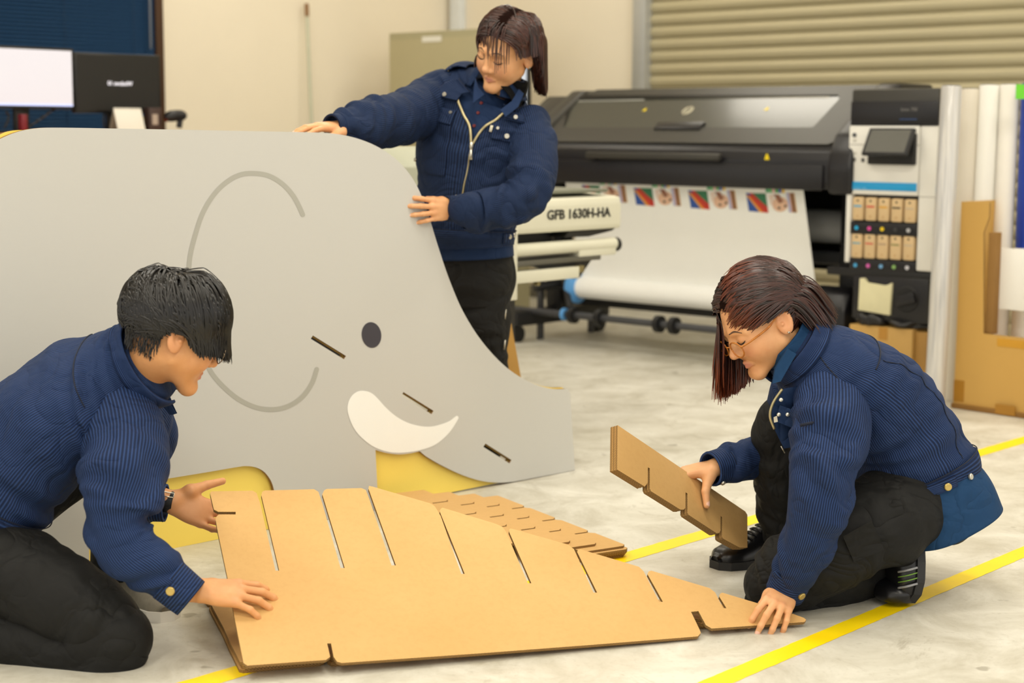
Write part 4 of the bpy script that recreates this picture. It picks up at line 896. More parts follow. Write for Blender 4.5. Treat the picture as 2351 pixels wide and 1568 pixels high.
def skin_mat(name, base, dark):
    t = NT(name); p = t.obj(); c = t.mix(t.ramp(t.noise(22., 4., .6, p), [(.35, (0, 0, 0)), (.7, (1, 1, 1))]), base, dark)
    c = t.mix(t.attr('lip')['Fac'], c, '#c57d70'); c = t.mix(t.attr('nail')['Fac'], c, '#f0c3b0'); c = t.mix(t.math('MULTIPLY', t.attr('flush')['Fac'], .5), c, '#e09a78')
    t.col(c); t.set(.46, 0, .4, Subsurface_Weight=.12, Subsurface_Scale=.01); t.b.inputs['Subsurface Radius'].default_value = (1, .35, .2)
    t.bump(t.noise(420., 2., .5, p), .05); return t.m
class Head:
    def __init__(s, c, f, u, scale=1., male=0., neck=None):
        f = nrm(f); s.R = np.stack([nrm(np.cross(f, u)), f, nrm(np.cross(np.cross(f, u), f))], 1); s.c = A_(c, dtype=float); s.k = scale; s.male = male; s.neck = tuple(((A_(neck) - s.c) @ s.R) / scale) if neck is not None else (0, -.04, -.17)
    def w(s, p): return s.c + (A_(p, dtype=float) @ s.R.T) * s.k
    def loc(s, v): return A_(v) @ s.R
    def mesh(s, h=.0026):
        v, f = surface_nets(lambda P: head_sdf(P, s.male, s.neck), (-.098, min(-.12, s.neck[1] - .06), min(-.12, s.neck[2] - .06)), (.098, .12, .13), h)
        x, y, z = v.T; ax = np.abs(x)
        lz = (y > .068) * np.clip(1.6 - 1.6 * np.sqrt((ax / .0225) ** 2 + ((z + .0712 + ax * .06) / .0105) ** 2), 0, .8)
        fl = np.exp(-((ax - .042) ** 2 + (z + .035) ** 2) / .0004) * (y > .03) + np.exp(-(x ** 2 + (z + .036) ** 2) / .00012) * (y > .08) * .7 + (ax > .074) * .6
        return s.w(v), f, lz, np.clip(fl, 0, 1)
    def fy(s, x, z):
        lo_, hi_ = 0.03, .13
        for _ in range(22):
            m = (lo_ + hi_) / 2
            if head_sdf(A_([[x, m, z]], dtype=f4), s.male)[0] < 0: lo_ = m
            else: hi_ = m
        return m
    def face_line(s, name, xz, r, mat, parent, off=.0006, seg=6, flat=1.):
        pts = [s.w((x, s.fy(x, z) + off, z)) for x, z in xz]; return tube(name, crom(pts, 4) if len(pts) > 2 else pts, (np.interp(np.linspace(0, 1, (len(pts) - 1) * 4 + 1), np.linspace(0, 1, len(r)), r)) * s.k, mat, parent, seg, flat)
# ---------------------------------------------------------------- hands
FB = [(.088, .027, .001, .042, .026, .021, .0088), (.092, .0065, .004, .047, .030, .022, .009), (.087, -.0135, .002, .043, .028, .021, .0086), (.078, -.031, -.003, .034, .021, .019, .0077)]
def hand_mesh(wrist, fwd, dorsal, right, k=1., curl=((20, 25, 15),) * 4, spread=(8, 2, -4, -10), thumb=((.030, .030, -.010), (.062, .052, -.016), (.088, .060, -.022)), h=.0022, fore=.03):
    fwd = nrm(fwd); dorsal = nrm(A_(dorsal) - fwd * (A_(dorsal) @ fwd)); th = np.cross(dorsal, fwd) * (1 if right else -1); R = np.stack([fwd, th, dorsal], 1)
    prim = []; nails = []
    for (bf, bt, bd, l1, l2, l3, r), cu, spd in zip(FB, curl, spread):
        p = A_([bf, bt, bd]); prim.append((A_([.006, bt * .62, 0]), p, .0125, r * 1.18, .012)); a = 0
        sd = A_([math.cos(math.radians(spd)), math.sin(math.radians(spd)), 0])
        for j, (l, c) in enumerate(zip((l1, l2, l3), cu)):
            a += math.radians(c); dv = sd * math.cos(a) - A_([0, 0, 1]) * math.sin(a); q = p + dv * l
            ra, rb = r * (1.02, .95, .86)[j], r * (.95, .88, .76)[j]; prim.append((p, q, ra, rb, .0035 if j else .006)); p = q
        nv = A_([0, 0, 1]) * math.cos(a) + sd * math.sin(a); nails.append((q - dv * .002 + nv * r * .55, r * .80, nv))
    t0, t1, t2 = map(A_, thumb)
    prim += [(A_([.008, .012, -.004]), t0, .016, .0165, .014), (t0, t1, .0165, .0105, .010), (t1, t2, .0108, .0085, .004)]
    nv = nrm(np.cross(nrm(t2 - t1), A_([0, 0, 1]))); nv = nv if nv[1] > 0 else -nv; nv = nrm(nv * .8 + A_([0, 0, .6])); nails.append((t2 - nrm(t2 - t1) * .001 + nv * .0048, .0078, nv))
    prim.append((A_([-fore, 0, -.002]), A_([.0, 0, -.002]), .025, .0235, .012))
    def fn(P):
        d = None
        for a, b, ra, rb, kk in prim:
            Q = P
            e = rcone(Q, a, b, ra, rb); d = e if d is None else smin(d, e, kk)
        d = smin(d, ellip(P, (.05, -.002, -.004), (.045, .036, .0135)), .01)
        return d
    allp = np.array([q for pr_ in prim for q in pr_[:2]]); lo = allp.min(0) - .034; hi = allp.max(0) + .034
    v, f = surface_nets(fn, lo, hi, h); nm = np.zeros(len(v))
    for c, r, n in nails: nm = np.maximum(nm, (L2(v - c) < r) * (((v - c) @ n) > -.0012))
    fl = np.zeros(len(v))
    for (bf, bt, bd, *_r) in FB: fl = np.maximum(fl, np.exp(-L2(v - A_([bf, bt, bd + .008])) ** 2 / .00008))
    return A_(wrist, dtype=float) + (v * k) @ R.T, f, nm, fl
def low_body(caps, h=.013):
    P0 = np.array([q for c in caps for q in c[:2]]); lo = P0.min(0) - .2; hi = P0.max(0) + .2
    def fn(P):
        d = None
        for a, b, ra, rb in caps: e = rcone(P, a, b, ra * .72, rb * .72); d = e if d is None else smin(d, e, .03)
        return d
    return surface_nets(fn, lo, hi, h)
def join_body(parts, mat, parent):
    V_, F_, lip, nail, fl = [], [], [], [], []; o = 0
    for p in parts:
        v, f = p['v'], p['f']; V_.append(v); F_.append(f + o); o += len(v); z = np.zeros(len(v)); lip.append(p.get('lip', z)); nail.append(p.get('nail', z)); fl.append(p.get('flush', z))
    V_ = np.concatenate(V_); F_ = np.concatenate(F_)
    return mk('body', V_, F_, mat, parent, True, attrs={'lip': ('FLOAT', np.concatenate(lip)), 'nail': ('FLOAT', np.concatenate(nail)), 'flush': ('FLOAT', np.concatenate(fl))})
# ---------------------------------------------------------------- clothes
class Loft:
    """rings along a spline: keys = (centre, side vector, half width along side, half depth, squareness)"""
    def __init__(s, keys, m=12):
        P = [A_(k[0], dtype=float) for k in keys]; s.C = A_(crom(P, m)); n = len(s.C)
        ab = A_(crom([A_([k[2], k[3], (k[4] if len(k) > 4 else 2.), 0.]) for k in keys], m)); s.a, s.b, s.n = ab[:, 0], ab[:, 1], ab[:, 2]
        T = np.gradient(s.C, axis=0); T /= np.linalg.norm(T, axis=1)[:, None]
        if keys[0][1] is not None:
            sd = A_(crom([nrm(k[1]) for k in keys], m))
        else:
            x, _ = basis(T[0], (0.3, -1, .2)); sd = []
            for i in range(n): x = nrm(x - T[i] * (x @ T[i])); sd.append(x)
            sd = A_(sd)
        X = sd - T * np.einsum('ij,ij->i', sd, T)[:, None]; s.X = X / np.linalg.norm(X, axis=1)[:, None]; s.Y = np.cross(T, s.X); s.T = T
        s.S = np.concatenate([[0], np.cumsum(np.linalg.norm(np.diff(s.C, axis=0), axis=1))]); s.N = n; s.disp = None
    def ev(s, t, th, off=0., disp=True):
        t = np.clip(np.asarray(t, float), 0, 1) * (s.N - 1); th = np.asarray(th, float); t, th = np.broadcast_arrays(t, th)
        g = lambda A: (lambda i, w: A[i] * (1 - w)[(...,) + (None,) * (A.ndim - 1)] + A[i + 1] * w[(...,) + (None,) * (A.ndim - 1)])(np.minimum(t.astype(int), s.N - 2), t - np.minimum(t.astype(int), s.N - 2))
        a, b, n, C, X, Y, S = g(s.a), g(s.b), g(s.n), g(s.C), g(s.X), g(s.Y), g(s.S)
        c, q = np.cos(th), np.sin(th); e = 2 / n; cc = np.sign(c) * np.abs(c) ** e; qq = np.sign(q) * np.abs(q) ** e
        nx, ny = cc / a, qq / b; L = np.sqrt(nx ** 2 + ny ** 2) + 1e-9; dsp = s.disp(S, th, t / (s.N - 1)) if (disp and s.disp is not None) else 0.
        o = off + dsp
        return C + X * (a * cc + nx / L * o)[..., None] + Y * (b * qq + ny / L * o)[..., None]
    def nor(s, t, th):
        e = 1e-3; p = s.ev(t, th, 0, False); return nrm(s.ev(t, th, .01, False) - p)
    def mesh(s, name, mat, parent, nseg=96, rings=None, t0=0., t1=1., th0=0., th1=2 * math.pi, off=0., stripes=60, cap0=True, cap1=True, thick=0., across=False, cut=None):
        full = th1 - th0 > 6.28; nr = rings or max(8, int((s.S[-1] * (t1 - t0)) / .006)); ts = np.linspace(t0, t1, nr); tt = np.linspace(th0, th1, nseg, endpoint=not full)
        Tg, Hg = np.meshgrid(ts, tt, indexing='ij'); o_ = np.full_like(Tg, off) if np.isscalar(off) else off(Tg, Hg)
        P = s.ev(Tg, Hg, o_); V_ = P.reshape(-1, 3); F_ = []; m = len(tt)
        i, j = np.meshgrid(np.arange(nr - 1), np.arange(m if full else m - 1), indexing='ij'); i = i.ravel(); j = j.ravel(); j2 = (j + 1) % m
        F_ = np.stack([i * m + j, i * m + j2, (i + 1) * m + j2, (i + 1) * m + j], 1).tolist()
        if cut is not None:
            km = ~cut(ts[i] * .5 + ts[i + 1] * .5, tt[j] + (tt[1] - tt[0]) * .5); F_ = [q for q, k_ in zip(F_, km) if k_]
        st = np.stack([np.cos(Hg), np.sin(Hg), np.full_like(Hg, stripes)], -1).reshape(-1, 3)
        if across: st = np.stack([np.cos(Tg * s.S[-1] / .0066 * 2 * math.pi / stripes), np.sin(Tg * s.S[-1] / .0066 * 2 * math.pi / stripes), np.full_like(Hg, stripes)], -1).reshape(-1, 3)
        if thick:            # give an open patch an inner skin and a rim
            Q = s.ev(Tg, Hg, o_ - thick).reshape(-1, 3); k = len(V_); V_ = np.concatenate([V_, Q]); st = np.concatenate([st, st]); F_ += [[a + k for a in f[::-1]] for f in F_]
            if full: bd = [[(r * m + q, r * m + (q + 1) % m) for q in range(m)] for r in (0, nr - 1)]; e = [(a, b) for a, b in bd[0]] + [(b, a) for a, b in bd[1]]
            else:
                loop = [q for q in range(m)] + [r * m + m - 1 for r in range(1, nr)] + [(nr - 1) * m + q for q in range(m - 2, -1, -1)] + [r * m for r in range(nr - 2, 0, -1)]
                e = [(loop[q], loop[(q + 1) % len(loop)]) for q in range(len(loop))]
            F_ += [[b, a, a + k, b + k] for a, b in e]
        elif full:
            V_ = list(V_); st = list(st)
            for cap, r, fl in ((cap0, 0, True), (cap1, nr - 1, False)):
                if cap:
                    c = P[r].mean(0); k = len(V_); V_.append(c); st.append(A_([1, 0, stripes]))
                    F_ += [[r * m + (q + 1) % m, r * m + q, k] if fl else [r * m + q, r * m + (q + 1) % m, k] for q in range(m)]
        return mk(name, V_, F_, mat, parent, True, attrs={'st': ('FLOAT_VECTOR', st)})
    def line(s, name, pts, r, mat, parent, off=.002, n=10, seg=6, flat=1.):
        q = crom([A_(p, dtype=float) for p in pts], n) if len(pts) > 2 else [A_(pts[0]) + (A_(pts[1]) - A_(pts[0])) * i / n for i in range(n + 1)]
        return tube(name, s.ev([p[0] for p in q], [p[1] for p in q], off), r, mat, parent, seg, flat)
    def button(s, t, th, r, mat, parent, off=.004, name='button', ring=None):
        p = s.ev(t, th, off); n = s.nor(t, th)
        return lathe(name, p - n * .004, n, [(0, r), (.004, r), (.0055, r * .85), (.0058, r * .5), (.005, 0.0001)], mat, parent, 18)
def waves(seed, comps, env=None):
    """fold relief: comps = (amplitude, cycles per metre along, turns around, sharpness)"""
    r = np.random.default_rng(seed); C_ = [(a, k, m, sh, r.uniform(0, 6.28), r.uniform(0, 6.28), r.uniform(.6, 1.6), r.uniform(3, 8)) for a, k, m, sh in comps]
    def f(S, th, t):
        d = 0.
        for a, k, m, sh, p1, p2, w, k2 in C_:
            ph = 2 * math.pi * k * S + m * th + p1 + w * np.sin(th * 2 + k2 * S * 3 + p2) + .8 * np.sin(k2 * 5 * S + th + p1)
            g = np.sin(ph); g = np.sign(g) * np.abs(g) ** sh if sh != 1 else g
            msk = np.clip(.25 + .9 * np.sin(th + k2 * 2.4 * S + p2), 0, 1); d = d + a * g * msk
        return np.clip(d * (env(t) if env else 1.), -.011, .022)
    return f
def cloth_mat(name, base, stripe, rough=.8, stripes=True, wr=.017, ws=6.5):
    t = NT(name); p = t.obj(); nz = t.noise(9., 4., .6, p); fine = t.noise(900., 2., .6, p)
    cr = t.math('ABSOLUTE', t.math('SUBTRACT', t.noise(ws, 2.5, .45, p, 1.1), .5)); cr2 = t.math('ABSOLUTE', t.math('SUBTRACT', t.noise(ws * 2.3, 2., .45, p, .8), .5))
    fold = t.math('ADD', t.math('MULTIPLY', t.math('POWER', cr, .7), 1.5), t.math('MULTIPLY', cr2, .5))        # creases
    if stripes:
        x, y, n = t.sep(t.attr('st')['Vector']); s_ = t.math('SINE', t.math('MULTIPLY', t.math('ARCTAN2', y, x), n))
        k = t.ramp(t.math('MULTIPLY_ADD', s_, .5, .5), [(.45, (0, 0, 0)), (.85, (1, 1, 1))])
        c = t.mix(k, base, stripe); h = t.math('MULTIPLY_ADD', s_, .006, t.math('MULTIPLY', fine, .006))
    else: c = t.mix(nz, base, stripe); h = t.math('MULTIPLY', fine, .007)
    t.bump(t.math('ADD', fold, h), .8, wr)
    c = t.mix(t.math('MULTIPLY', t.ramp(nz, [(.35, (0, 0, 0)), (.7, (1, 1, 1))]), .2), c, tuple(x * .7 for x in lin(base)))
    t.col(c); t.set(rough, 0, .25); return t.m
# ---------------------------------------------------------------- hair
def hair(H, parent, roots_fn, dir_fn, stop_fn, n, seed, mat, g0=.08, g1=.35, steps=22, ds=.012, off=(.006, .02), width=.0022, curl=.0, capmat=None, cap_off=.004, grav=None, skull=((0, -.014, .032), (.0745, .094, .086)), noise=.05, hug=.12, rel=.45):
    r = np.random.default_rng(seed); c = A_(skull[0]); rad = A_(skull[1])
    d = r.normal(size=(n * 6, 3)); d /= np.linalg.norm(d, axis=1)[:, None]; P = c + d * rad
    ok = roots_fn(P, d, r); P = P[ok][:n]; d = d[ok][:n]; n = len(P)
    gv = H.loc(A_([0, 0, -1.])) if grav is None else nrm(grav)
    lift = r.uniform(off[0], off[1], n) ; dirs = dir_fn(P, d, r); dirs /= np.linalg.norm(dirs, axis=1)[:, None] + 1e-9
    nv = d / rad; nv /= np.linalg.norm(nv, axis=1)[:, None]; p = P + nv * .002; Q = [p.copy()]; alive = np.ones(n, bool); last = np.zeros(n, int)
    wob = r.normal(0, noise, (n, 3))
    for k in range(steps):
        g = g0 + (g1 - g0) * k / steps
        dirs = dirs * (1 - g) + gv * g + wob * .35 + r.normal(0, noise * .25, (n, 3)); dirs /= np.linalg.norm(dirs, axis=1)[:, None]
        p2 = p + dirs * ds
        for ec, er in ((c, rad), (A_([0, .02, -.03]), A_([.062, .062, .085])), (A_([0, -.03, -.11]), A_([.056, .056, .09]))):
            q = (p2 - ec) / (er + lift[:, None] * min(1, (k + 1) / 5)); m = np.linalg.norm(q, axis=1); ins = m < 1
            if ins.any():
                nn = (p2 - ec) / er ** 2; nn /= np.linalg.norm(nn, axis=1)[:, None]
                proj = ec + (p2 - ec) / np.maximum(m, 1e-6)[:, None]; p2[ins] = proj[ins]
                dn = np.einsum('ij,ij->i', dirs, nn); dirs[ins] -= (nn * np.minimum(dn, 0)[:, None])[ins] * .9
        q = (p2 - c) / (rad + lift[:, None]); m = np.linalg.norm(q, axis=1); nn = (p2 - c) / rad ** 2; nn /= np.linalg.norm(nn, axis=1)[:, None]
        hold = (m > 1) & (nn @ gv < hug); w_ = np.where(hold, .85, 0.)[:, None]; p2 = p2 * (1 - w_) + (c + (p2 - c) / np.maximum(m, 1e-6)[:, None]) * w_
        free = (~hold) & (m > 1.0); dirs = np.where(free[:, None], dirs * (1 - rel) + gv * rel, dirs)
        stop = stop_fn(p2, P, r) & alive; alive &= ~stop
        dn_ = p2 - p; dirs = np.where(alive[:, None], .5 * dirs + .5 * dn_ / (np.linalg.norm(dn_, axis=1)[:, None] + 1e-9), dirs)
        p = np.where(alive[:, None], p2, p); last[alive] = k + 1; Q.append(p.copy())
    Q = np.stack(Q, 1); V_, F_ = [], []; Wd = H.w(Q.reshape(-1, 3)).reshape(Q.shape)
    ctr = H.w(c); vi = 0; ro = r.uniform(.7, 1.3, n); bb = []; tip = []
    for i in range(n):
        L = last[i]
        if L < 2: continue
        pts = Wd[i, :L + 1]; T = np.gradient(pts, axis=0); T /= np.linalg.norm(T, axis=1)[:, None] + 1e-9
        on = pts - ctr; sx = np.cross(T, on); sx /= np.linalg.norm(sx, axis=1)[:, None] + 1e-9; upn = np.cross(sx, T)
        w = width * ro[i] * H.k * np.minimum(1, (L + 1 - np.arange(L + 1)) / 4.0) ** .8 + .0001
        V_.append(np.stack([pts - sx * w[:, None] - upn * (w * .5)[:, None], pts + upn * (w * .5)[:, None], pts + sx * w[:, None] - upn * (w * .5)[:, None]], 1).reshape(-1, 3))
        k = np.arange(L) * 3 + vi; F_.append(np.concatenate([np.stack([k, k + 1, k + 4, k + 3], 1), np.stack([k + 1, k + 2, k + 5, k + 4], 1)])); vi += 3 * (L + 1)
        bb.append(np.full(3 * (L + 1), r.uniform(0, 1))); tip.append(np.repeat(np.arange(L + 1) * ds, 3))
    V_ = np.concatenate(V_); F_ = np.concatenate(F_)
    o = mk('hair', V_, F_, mat, parent, True, attrs={'hv': ('FLOAT', np.concatenate(bb)), 'hl': ('FLOAT', np.concatenate(tip))})
    if capmat is not None:
        N = 48; cv, cf = [], []
        for a in range(N + 1):
            for b in range(2 * N):
                t1_, t2_ = math.pi * a / N, math.pi * b / N; cv.append(c + (rad + cap_off) * A_([math.sin(t1_) * math.cos(t2_), math.sin(t1_) * math.sin(t2_), math.cos(t1_)]))
        cv = A_(cv); okv = roots_fn(cv, (cv - c) / np.linalg.norm(cv - c, axis=1)[:, None], None)
        for a in range(N):
            for b in range(2 * N):
                q = (a * 2 * N + b, (a + 1) * 2 * N + b, (a + 1) * 2 * N + (b + 1) % (2 * N), a * 2 * N + (b + 1) % (2 * N))
                if all(okv[i] for i in q): cf.append(q)
        mk('hair_base', H.w(cv), cf, capmat, o, True)
    return o
def hair_mat(name, base, light, tipc=None, tl=(.2, .3)):
    t = NT(name); c = t.mix(t.attr('hv')['Fac'], base, light)
    if tipc:
        k = t.add('ShaderNodeMapRange'); t.t.links.new(t.attr('hl')['Fac'], k.inputs[0]); k.inputs[1].default_value = tl[0]; k.inputs[2].default_value = tl[1]
        c = t.mix(k.outputs[0], c, tipc)
    t.col(c); t.set(.34, 0, .5, Anisotropic=.4); return t.m
# ---------------------------------------------------------------- materials shared by the three people
SKIN = skin_mat('skin', '#e3ac7c', '#d99d6c'); SKIN_M = skin_mat('skin_tan', '#dba06c', '#d0945f')
NAVY = cloth_mat('navy_striped_twill', '#101f3e', '#2a4270'); NAVYA = cloth_mat('navy_striped_twill_dark', '#0e1b36', '#22375c')
NAVYS = cloth_mat('navy_plain_twill', '#14284a', '#1a3156', stripes=False); TEAL = cloth_mat('blue_pique', '#14375c', '#1b4168', stripes=False)
BLKC = cloth_mat('black_trouser_cloth', '#141414', '#1d1d1c', .7, stripes=False); BLKT = cloth_mat('black_jersey', '#08080a', '#0d0d10', .9, stripes=False)
BRASS = M('brass_snap', '#c9b06a', .35, .8, var=.05); STEEL = M('steel_snap', '#cfcbbd', .3, .8, var=.05); SEAM = M('navy_seam', '#0a1429', .8)
BLKS = M('black_shoe_leather', '#131316', .32, var=.1, bump=.1); SOLE = M('black_rubber', '#1d1d1f', .55); LASH = M('lash_black', '#1c1410', .6)
def sleeve(pts, radii, seed, parent, mat, amp=.006, n=78, cuff=.11, cuff_r=.041, sidev=None, steep=1., button_th=None, snap=BRASS, elbow=.5):
    """pts: shoulder, elbow, wrist (+ more); radii along them. Returns loft; makes sleeve + cuff parts under the jacket"""
    keys = [(p, None, r, r) for p, r in zip(pts, radii)]; lf = Loft(keys, 14)
    env = lambda t: .45 + .8 * np.exp(-((t - elbow) / .16) ** 2) + .6 * np.exp(-((t - .86) / .07) ** 2) - .6 * np.clip((t - .93) / .07, 0, 1)
    lf.disp = waves(seed, [(amp, 6, 1, .8), (amp * .85, 9, -1, .7), (amp * .45, 16, 2, .7), (amp * .22, 28, -1, .8)], env)
    o = lf.mesh('sleeve', mat, parent, 110, stripes=n)
    return lf, o
def cuff_on(end, axis, r0, r1, L, parent, mat, n=34, th_btn=None, snap=BRASS, tilt=(0, 0, 0), flat=1.):
    ax = nrm(axis); p0 = A_(end) - ax * L * .5; lf = Loft([(p0, None, r0, r0 * flat), (p0 + ax * L * .5, None, (r0 + r1) / 2, (r0 + r1) / 2 * flat), (p0 + ax * L, None, r1, r1 * flat)], 8)
    lf.disp = waves(int(r0 * 1e5) % 97, [(.0008, 8, 2, 1)])
    o = lf.mesh('cuff', mat, parent, 72, rings=14, off=.003, stripes=46, thick=.006, across=True)
    for e in (.08, .92): lf.line('cuff_stitch', [(e, a) for a in np.linspace(0, 2 * math.pi, 9)], .0006, SEAM, parent, .0034, 5, 4)
    return lf, o
# ================================================================ person standing behind the elephant
def deg(*a): return [math.radians(x) for x in a] if len(a) > 1 else math.radians(a[0])
pa = thing('person', 'person in dark blue work jacket standing behind the elephant board, looking down', 'person', D(1090, 1091, 5.42) * A_([1, 1, 0]), 'three people in navy jackets')
HA = Head(D(1163, 114, 5.30), (-.60, -.72, -.30), (.22, -.18, .95), 1.06, neck=D(1146, 205, 5.375))
vh, fh, lip, flu = HA.mesh()
ft = nrm((-.38, -.92, 0)); lt = np.cross(Z, ft)
def K(px, py, y, sd, a, b, n=2.3): return (D(px, py, y), sd, a, b, n)
tilt0, tilt1 = nrm(lt + Z * -.03), nrm(lt - Z * .33)
jk = [K(1074, 566, 5.40, tilt0, .150, .112, 2.4), K(1072, 520, 5.40, tilt0, .163, .122, 2.4), K(1082, 430, 5.40, nrm(lt - Z * .1), .185, .135, 2.3), K(1095, 335, 5.40, nrm(lt - Z * .2), .205, .138, 2.3), K(1108, 268, 5.40, nrm(lt - Z * .3), .208, .125, 2.3), K(1120, 226, 5.40, tilt1, .172, .100, 2.2), K(1138, 196, 5.38, nrm(lt - Z * .3), .082, .074, 2)]
JA = Loft(jk, 14); JA.disp = waves(11, [(.004, 5, 1, .9), (.0035, 9, -2, .8), (.003, 13, 2, .8), (.002, 24, 1, 1)], lambda t: np.where(t > .9, .3, 1.))
def vcut(t, th):     # the open V of the jacket
    c = deg(-80); hw = np.interp(t, [.50, .60, .74, .90, 1.0], [0, .11, .36, .62, .8]); d = (th + math.pi - c) % (2 * math.pi) - math.pi
    return np.abs(d + .02) < hw
jacket = JA.mesh('jacket', NAVYA, pa, 150, stripes=165, cut=vcut); jacket['label'] = 'navy pinstriped work jacket, half unzipped'
SA = Loft(jk, 14); shirt = SA.mesh('shirt', NAVYS, pa, 90, t0=.35, t1=.985, off=-.012, stripes=100, rings=60); shirt['label'] = 'plain navy shirt under the jacket'
ST = Loft([K(1080, 592, 5.40, tilt0, .146, .108, 2.4), K(1078, 560, 5.40, tilt0, .146, .108, 2.4), K(1076, 530, 5.40, tilt0, .15, .11, 2.4)], 8); ST.disp = waves(5, [(.004, 4, 5, 1)])
ST.mesh('shirt_tail', NAVYS, shirt, 80, stripes=90)
wb_ = JA.mesh('waistband', NAVYA, jacket, 120, t0=.0, t1=.155, off=.006, thick=.008, rings=14, across=True, stripes=60)
JA.line('band_seam', [(.155, a) for a in np.linspace(0, 2 * math.pi, 13)], .0012, SEAM, jacket, .006)
for tt_, hh in ((.08, 2), (.07, -8)): JA.button(tt_, deg(hh), .008, STEEL, jacket, .010)
JA.button(.13, deg(-118), .009, BRASS, jacket, .010)
tabp = JA.mesh('waist_tab', NAVYA, jacket, 10, t0=.02, t1=.13, th0=deg(-22), th1=deg(4), off=.011, thick=.004, rings=8)
# zip edges, sliders
ZIP = M('zip_metal', '#b9ad85', .4, .6)
zl_ = [(.50, deg(-81.5)), (.60, deg(-80 - 7)), (.74, deg(-80 - 22)), (.84, deg(-80 - 29))]; zr_ = [(.50, deg(-81)), (.60, deg(-80 + 5.2)), (.68, deg(-80 + 16)), (.76, deg(-80 + 26))]
JA.line('zip', zl_, .0042, ZIP, jacket, .003, 10, 8, .5); JA.line('zip', zr_, .0042, ZIP, jacket, .003, 10, 8, .5)
JA.line('zip', [(.50, deg(-81)), (.40, deg(-81)), (.34, deg(-82)), (.22, deg(-83))], .003, ZIP, jacket, .003, 8, 6, .5)
p = JA.ev(.50, deg(-81), .008); n_ = JA.nor(.5, deg(-81)); tube('zip_slider', [p + Z * .012, p, p - Z * .02], [.005, .007, .004], STEEL, jacket, 8); tube('zip_pull', [p - Z * .012 + n_ * .004, p - Z * .045 + n_ * .004], [.004, .006], STEEL, jacket, 8)
# breast pockets with flaps
for (h0_, h1_, ta, tb, lab) in ((-132, -99, .52, .665, 'r'), (-66, -36, .50, .635, 'l')):
    fl = JA.mesh('pocket_flap', NAVYA, jacket, 24, t0=tb - .085, t1=tb, th0=deg(h0_), th1=deg(h1_), off=lambda T, Hh: .007 + .004 * (1 - (T - T.min()) / (T.max() - T.min())), thick=.004, rings=12, stripes=165)
    JA.mesh('pocket', NAVYA, jacket, 24, t0=tb - .30, t1=tb - .07, th0=deg(h0_), th1=deg(h1_), off=.0045, thick=.004, rings=26, stripes=165)
    hm = (h0_ + h1_) / 2; JA.button(tb - .055, deg(hm), .0105 if lab == 'r' else .0085, STEEL, jacket, .014)
    for hh in (h0_ + 4, h1_ - 4): JA.button(tb - .018, deg(hh), .0055, STEEL, jacket, .010, 'rivet')
JA.mesh('zip_label', M('label_cloth', '#d9d3bf', .7), jacket, 4, t0=.585, t1=.625, th0=deg(-69), th1=deg(-66.5), off=.011, thick=.002, rings=4)
JA.button(.41, deg(-150), .0065, STEEL, jacket, .006, 'rivet')
for (pth) in ([(.87, deg(-150)), (.80, deg(-125)), (.78, deg(-108))], [(.88, deg(-25)), (.82, deg(-45)), (.78, deg(-55))]): JA.line('yoke_seam', pth, .0014, SEAM, jacket, .001)
# collar: wide stand-and-fall collar spread open, two points hanging in front
def coff(T, Hh): s_ = (T - T.min()) / (T.max() - T.min()); return .010 + .022 * np.sin(np.clip(s_, 0, 1) * math.pi * .5)
JA.mesh('collar', NAVYA, jacket, 90, t0=.855, t1=1.0, th0=deg(-46), th1=deg(200), off=coff, thick=.005, rings=16, across=True, stripes=90)
for (h0_, h1_, ta) in ((-128, -100, .72), (-58, -36, .68)):
    JA.mesh('collar_point', NAVYA, jacket, 14, t0=ta, t1=.92, th0=deg(h0_), th1=deg(h1_), off=lambda T, Hh: .013 + .012 * (T - T.min()) / (T.max() - T.min()), thick=.005, rings=20, across=True, stripes=90)
    JA.button(ta + .025, deg((h0_ + h1_) / 2), .0075, STEEL, jacket, .019)
# shirt collar and black roll-neck
nk0 = HA.w((0, -.030, -.135)); nk1 = HA.w((0, -.022, -.078)); base_n = D(1134, 232, 5.34)
TN = Loft([(base_n, lt, .092, .086), (nk0 * .65 + base_n * .35, lt, .068, .066), (nk0 * .3 + nk1 * .7, HA.R[:, 0] * -1, .062, .063)], 10); TN.disp = waves(3, [(.0016, 30, 1, 1)])
TN.mesh('roll_neck', BLKT, pa, 60, rings=34, cap0=False, cap1=False, thick=.004)
CNk = Loft([K(1136, 215, 5.38, nrm(lt - Z * .25), .098, .090), K(1143, 190, 5.375, nrm(lt - Z * .25), .084, .078), K(1150, 168, 5.37, nrm(lt - Z * .2), .076, .072)], 8)
CNk.mesh('shirt_collar', NAVYS, shirt, 70, t0=.1, t1=1., th0=deg(-62), th1=deg(242), off=lambda T, Hh: .004 + .006 * (1 - (T - T.min()) / (T.max() - T.min())), thick=.003, rings=12)
patch('collar_leaf', [D(1092, 178, 5.285), D(1099, 200, 5.27), D(1113, 217, 5.255), D(1087, 237, 5.245), D(1088, 205, 5.27)], NAVYS, ft, shirt, .004)
patch('collar_leaf', [D(1192, 205, 5.27), D(1176, 232, 5.25), D(1150, 252, 5.235), D(1162, 268, 5.225), D(1190, 246, 5.24), D(1203, 215, 5.26)], NAVYS, ft, shirt, .004)
for tt_ in (.60, .68, .76): SA.button(tt_, deg(-84), .0055, M('dark_red_button', '#6b1c1c', .4), shirt, -.009)
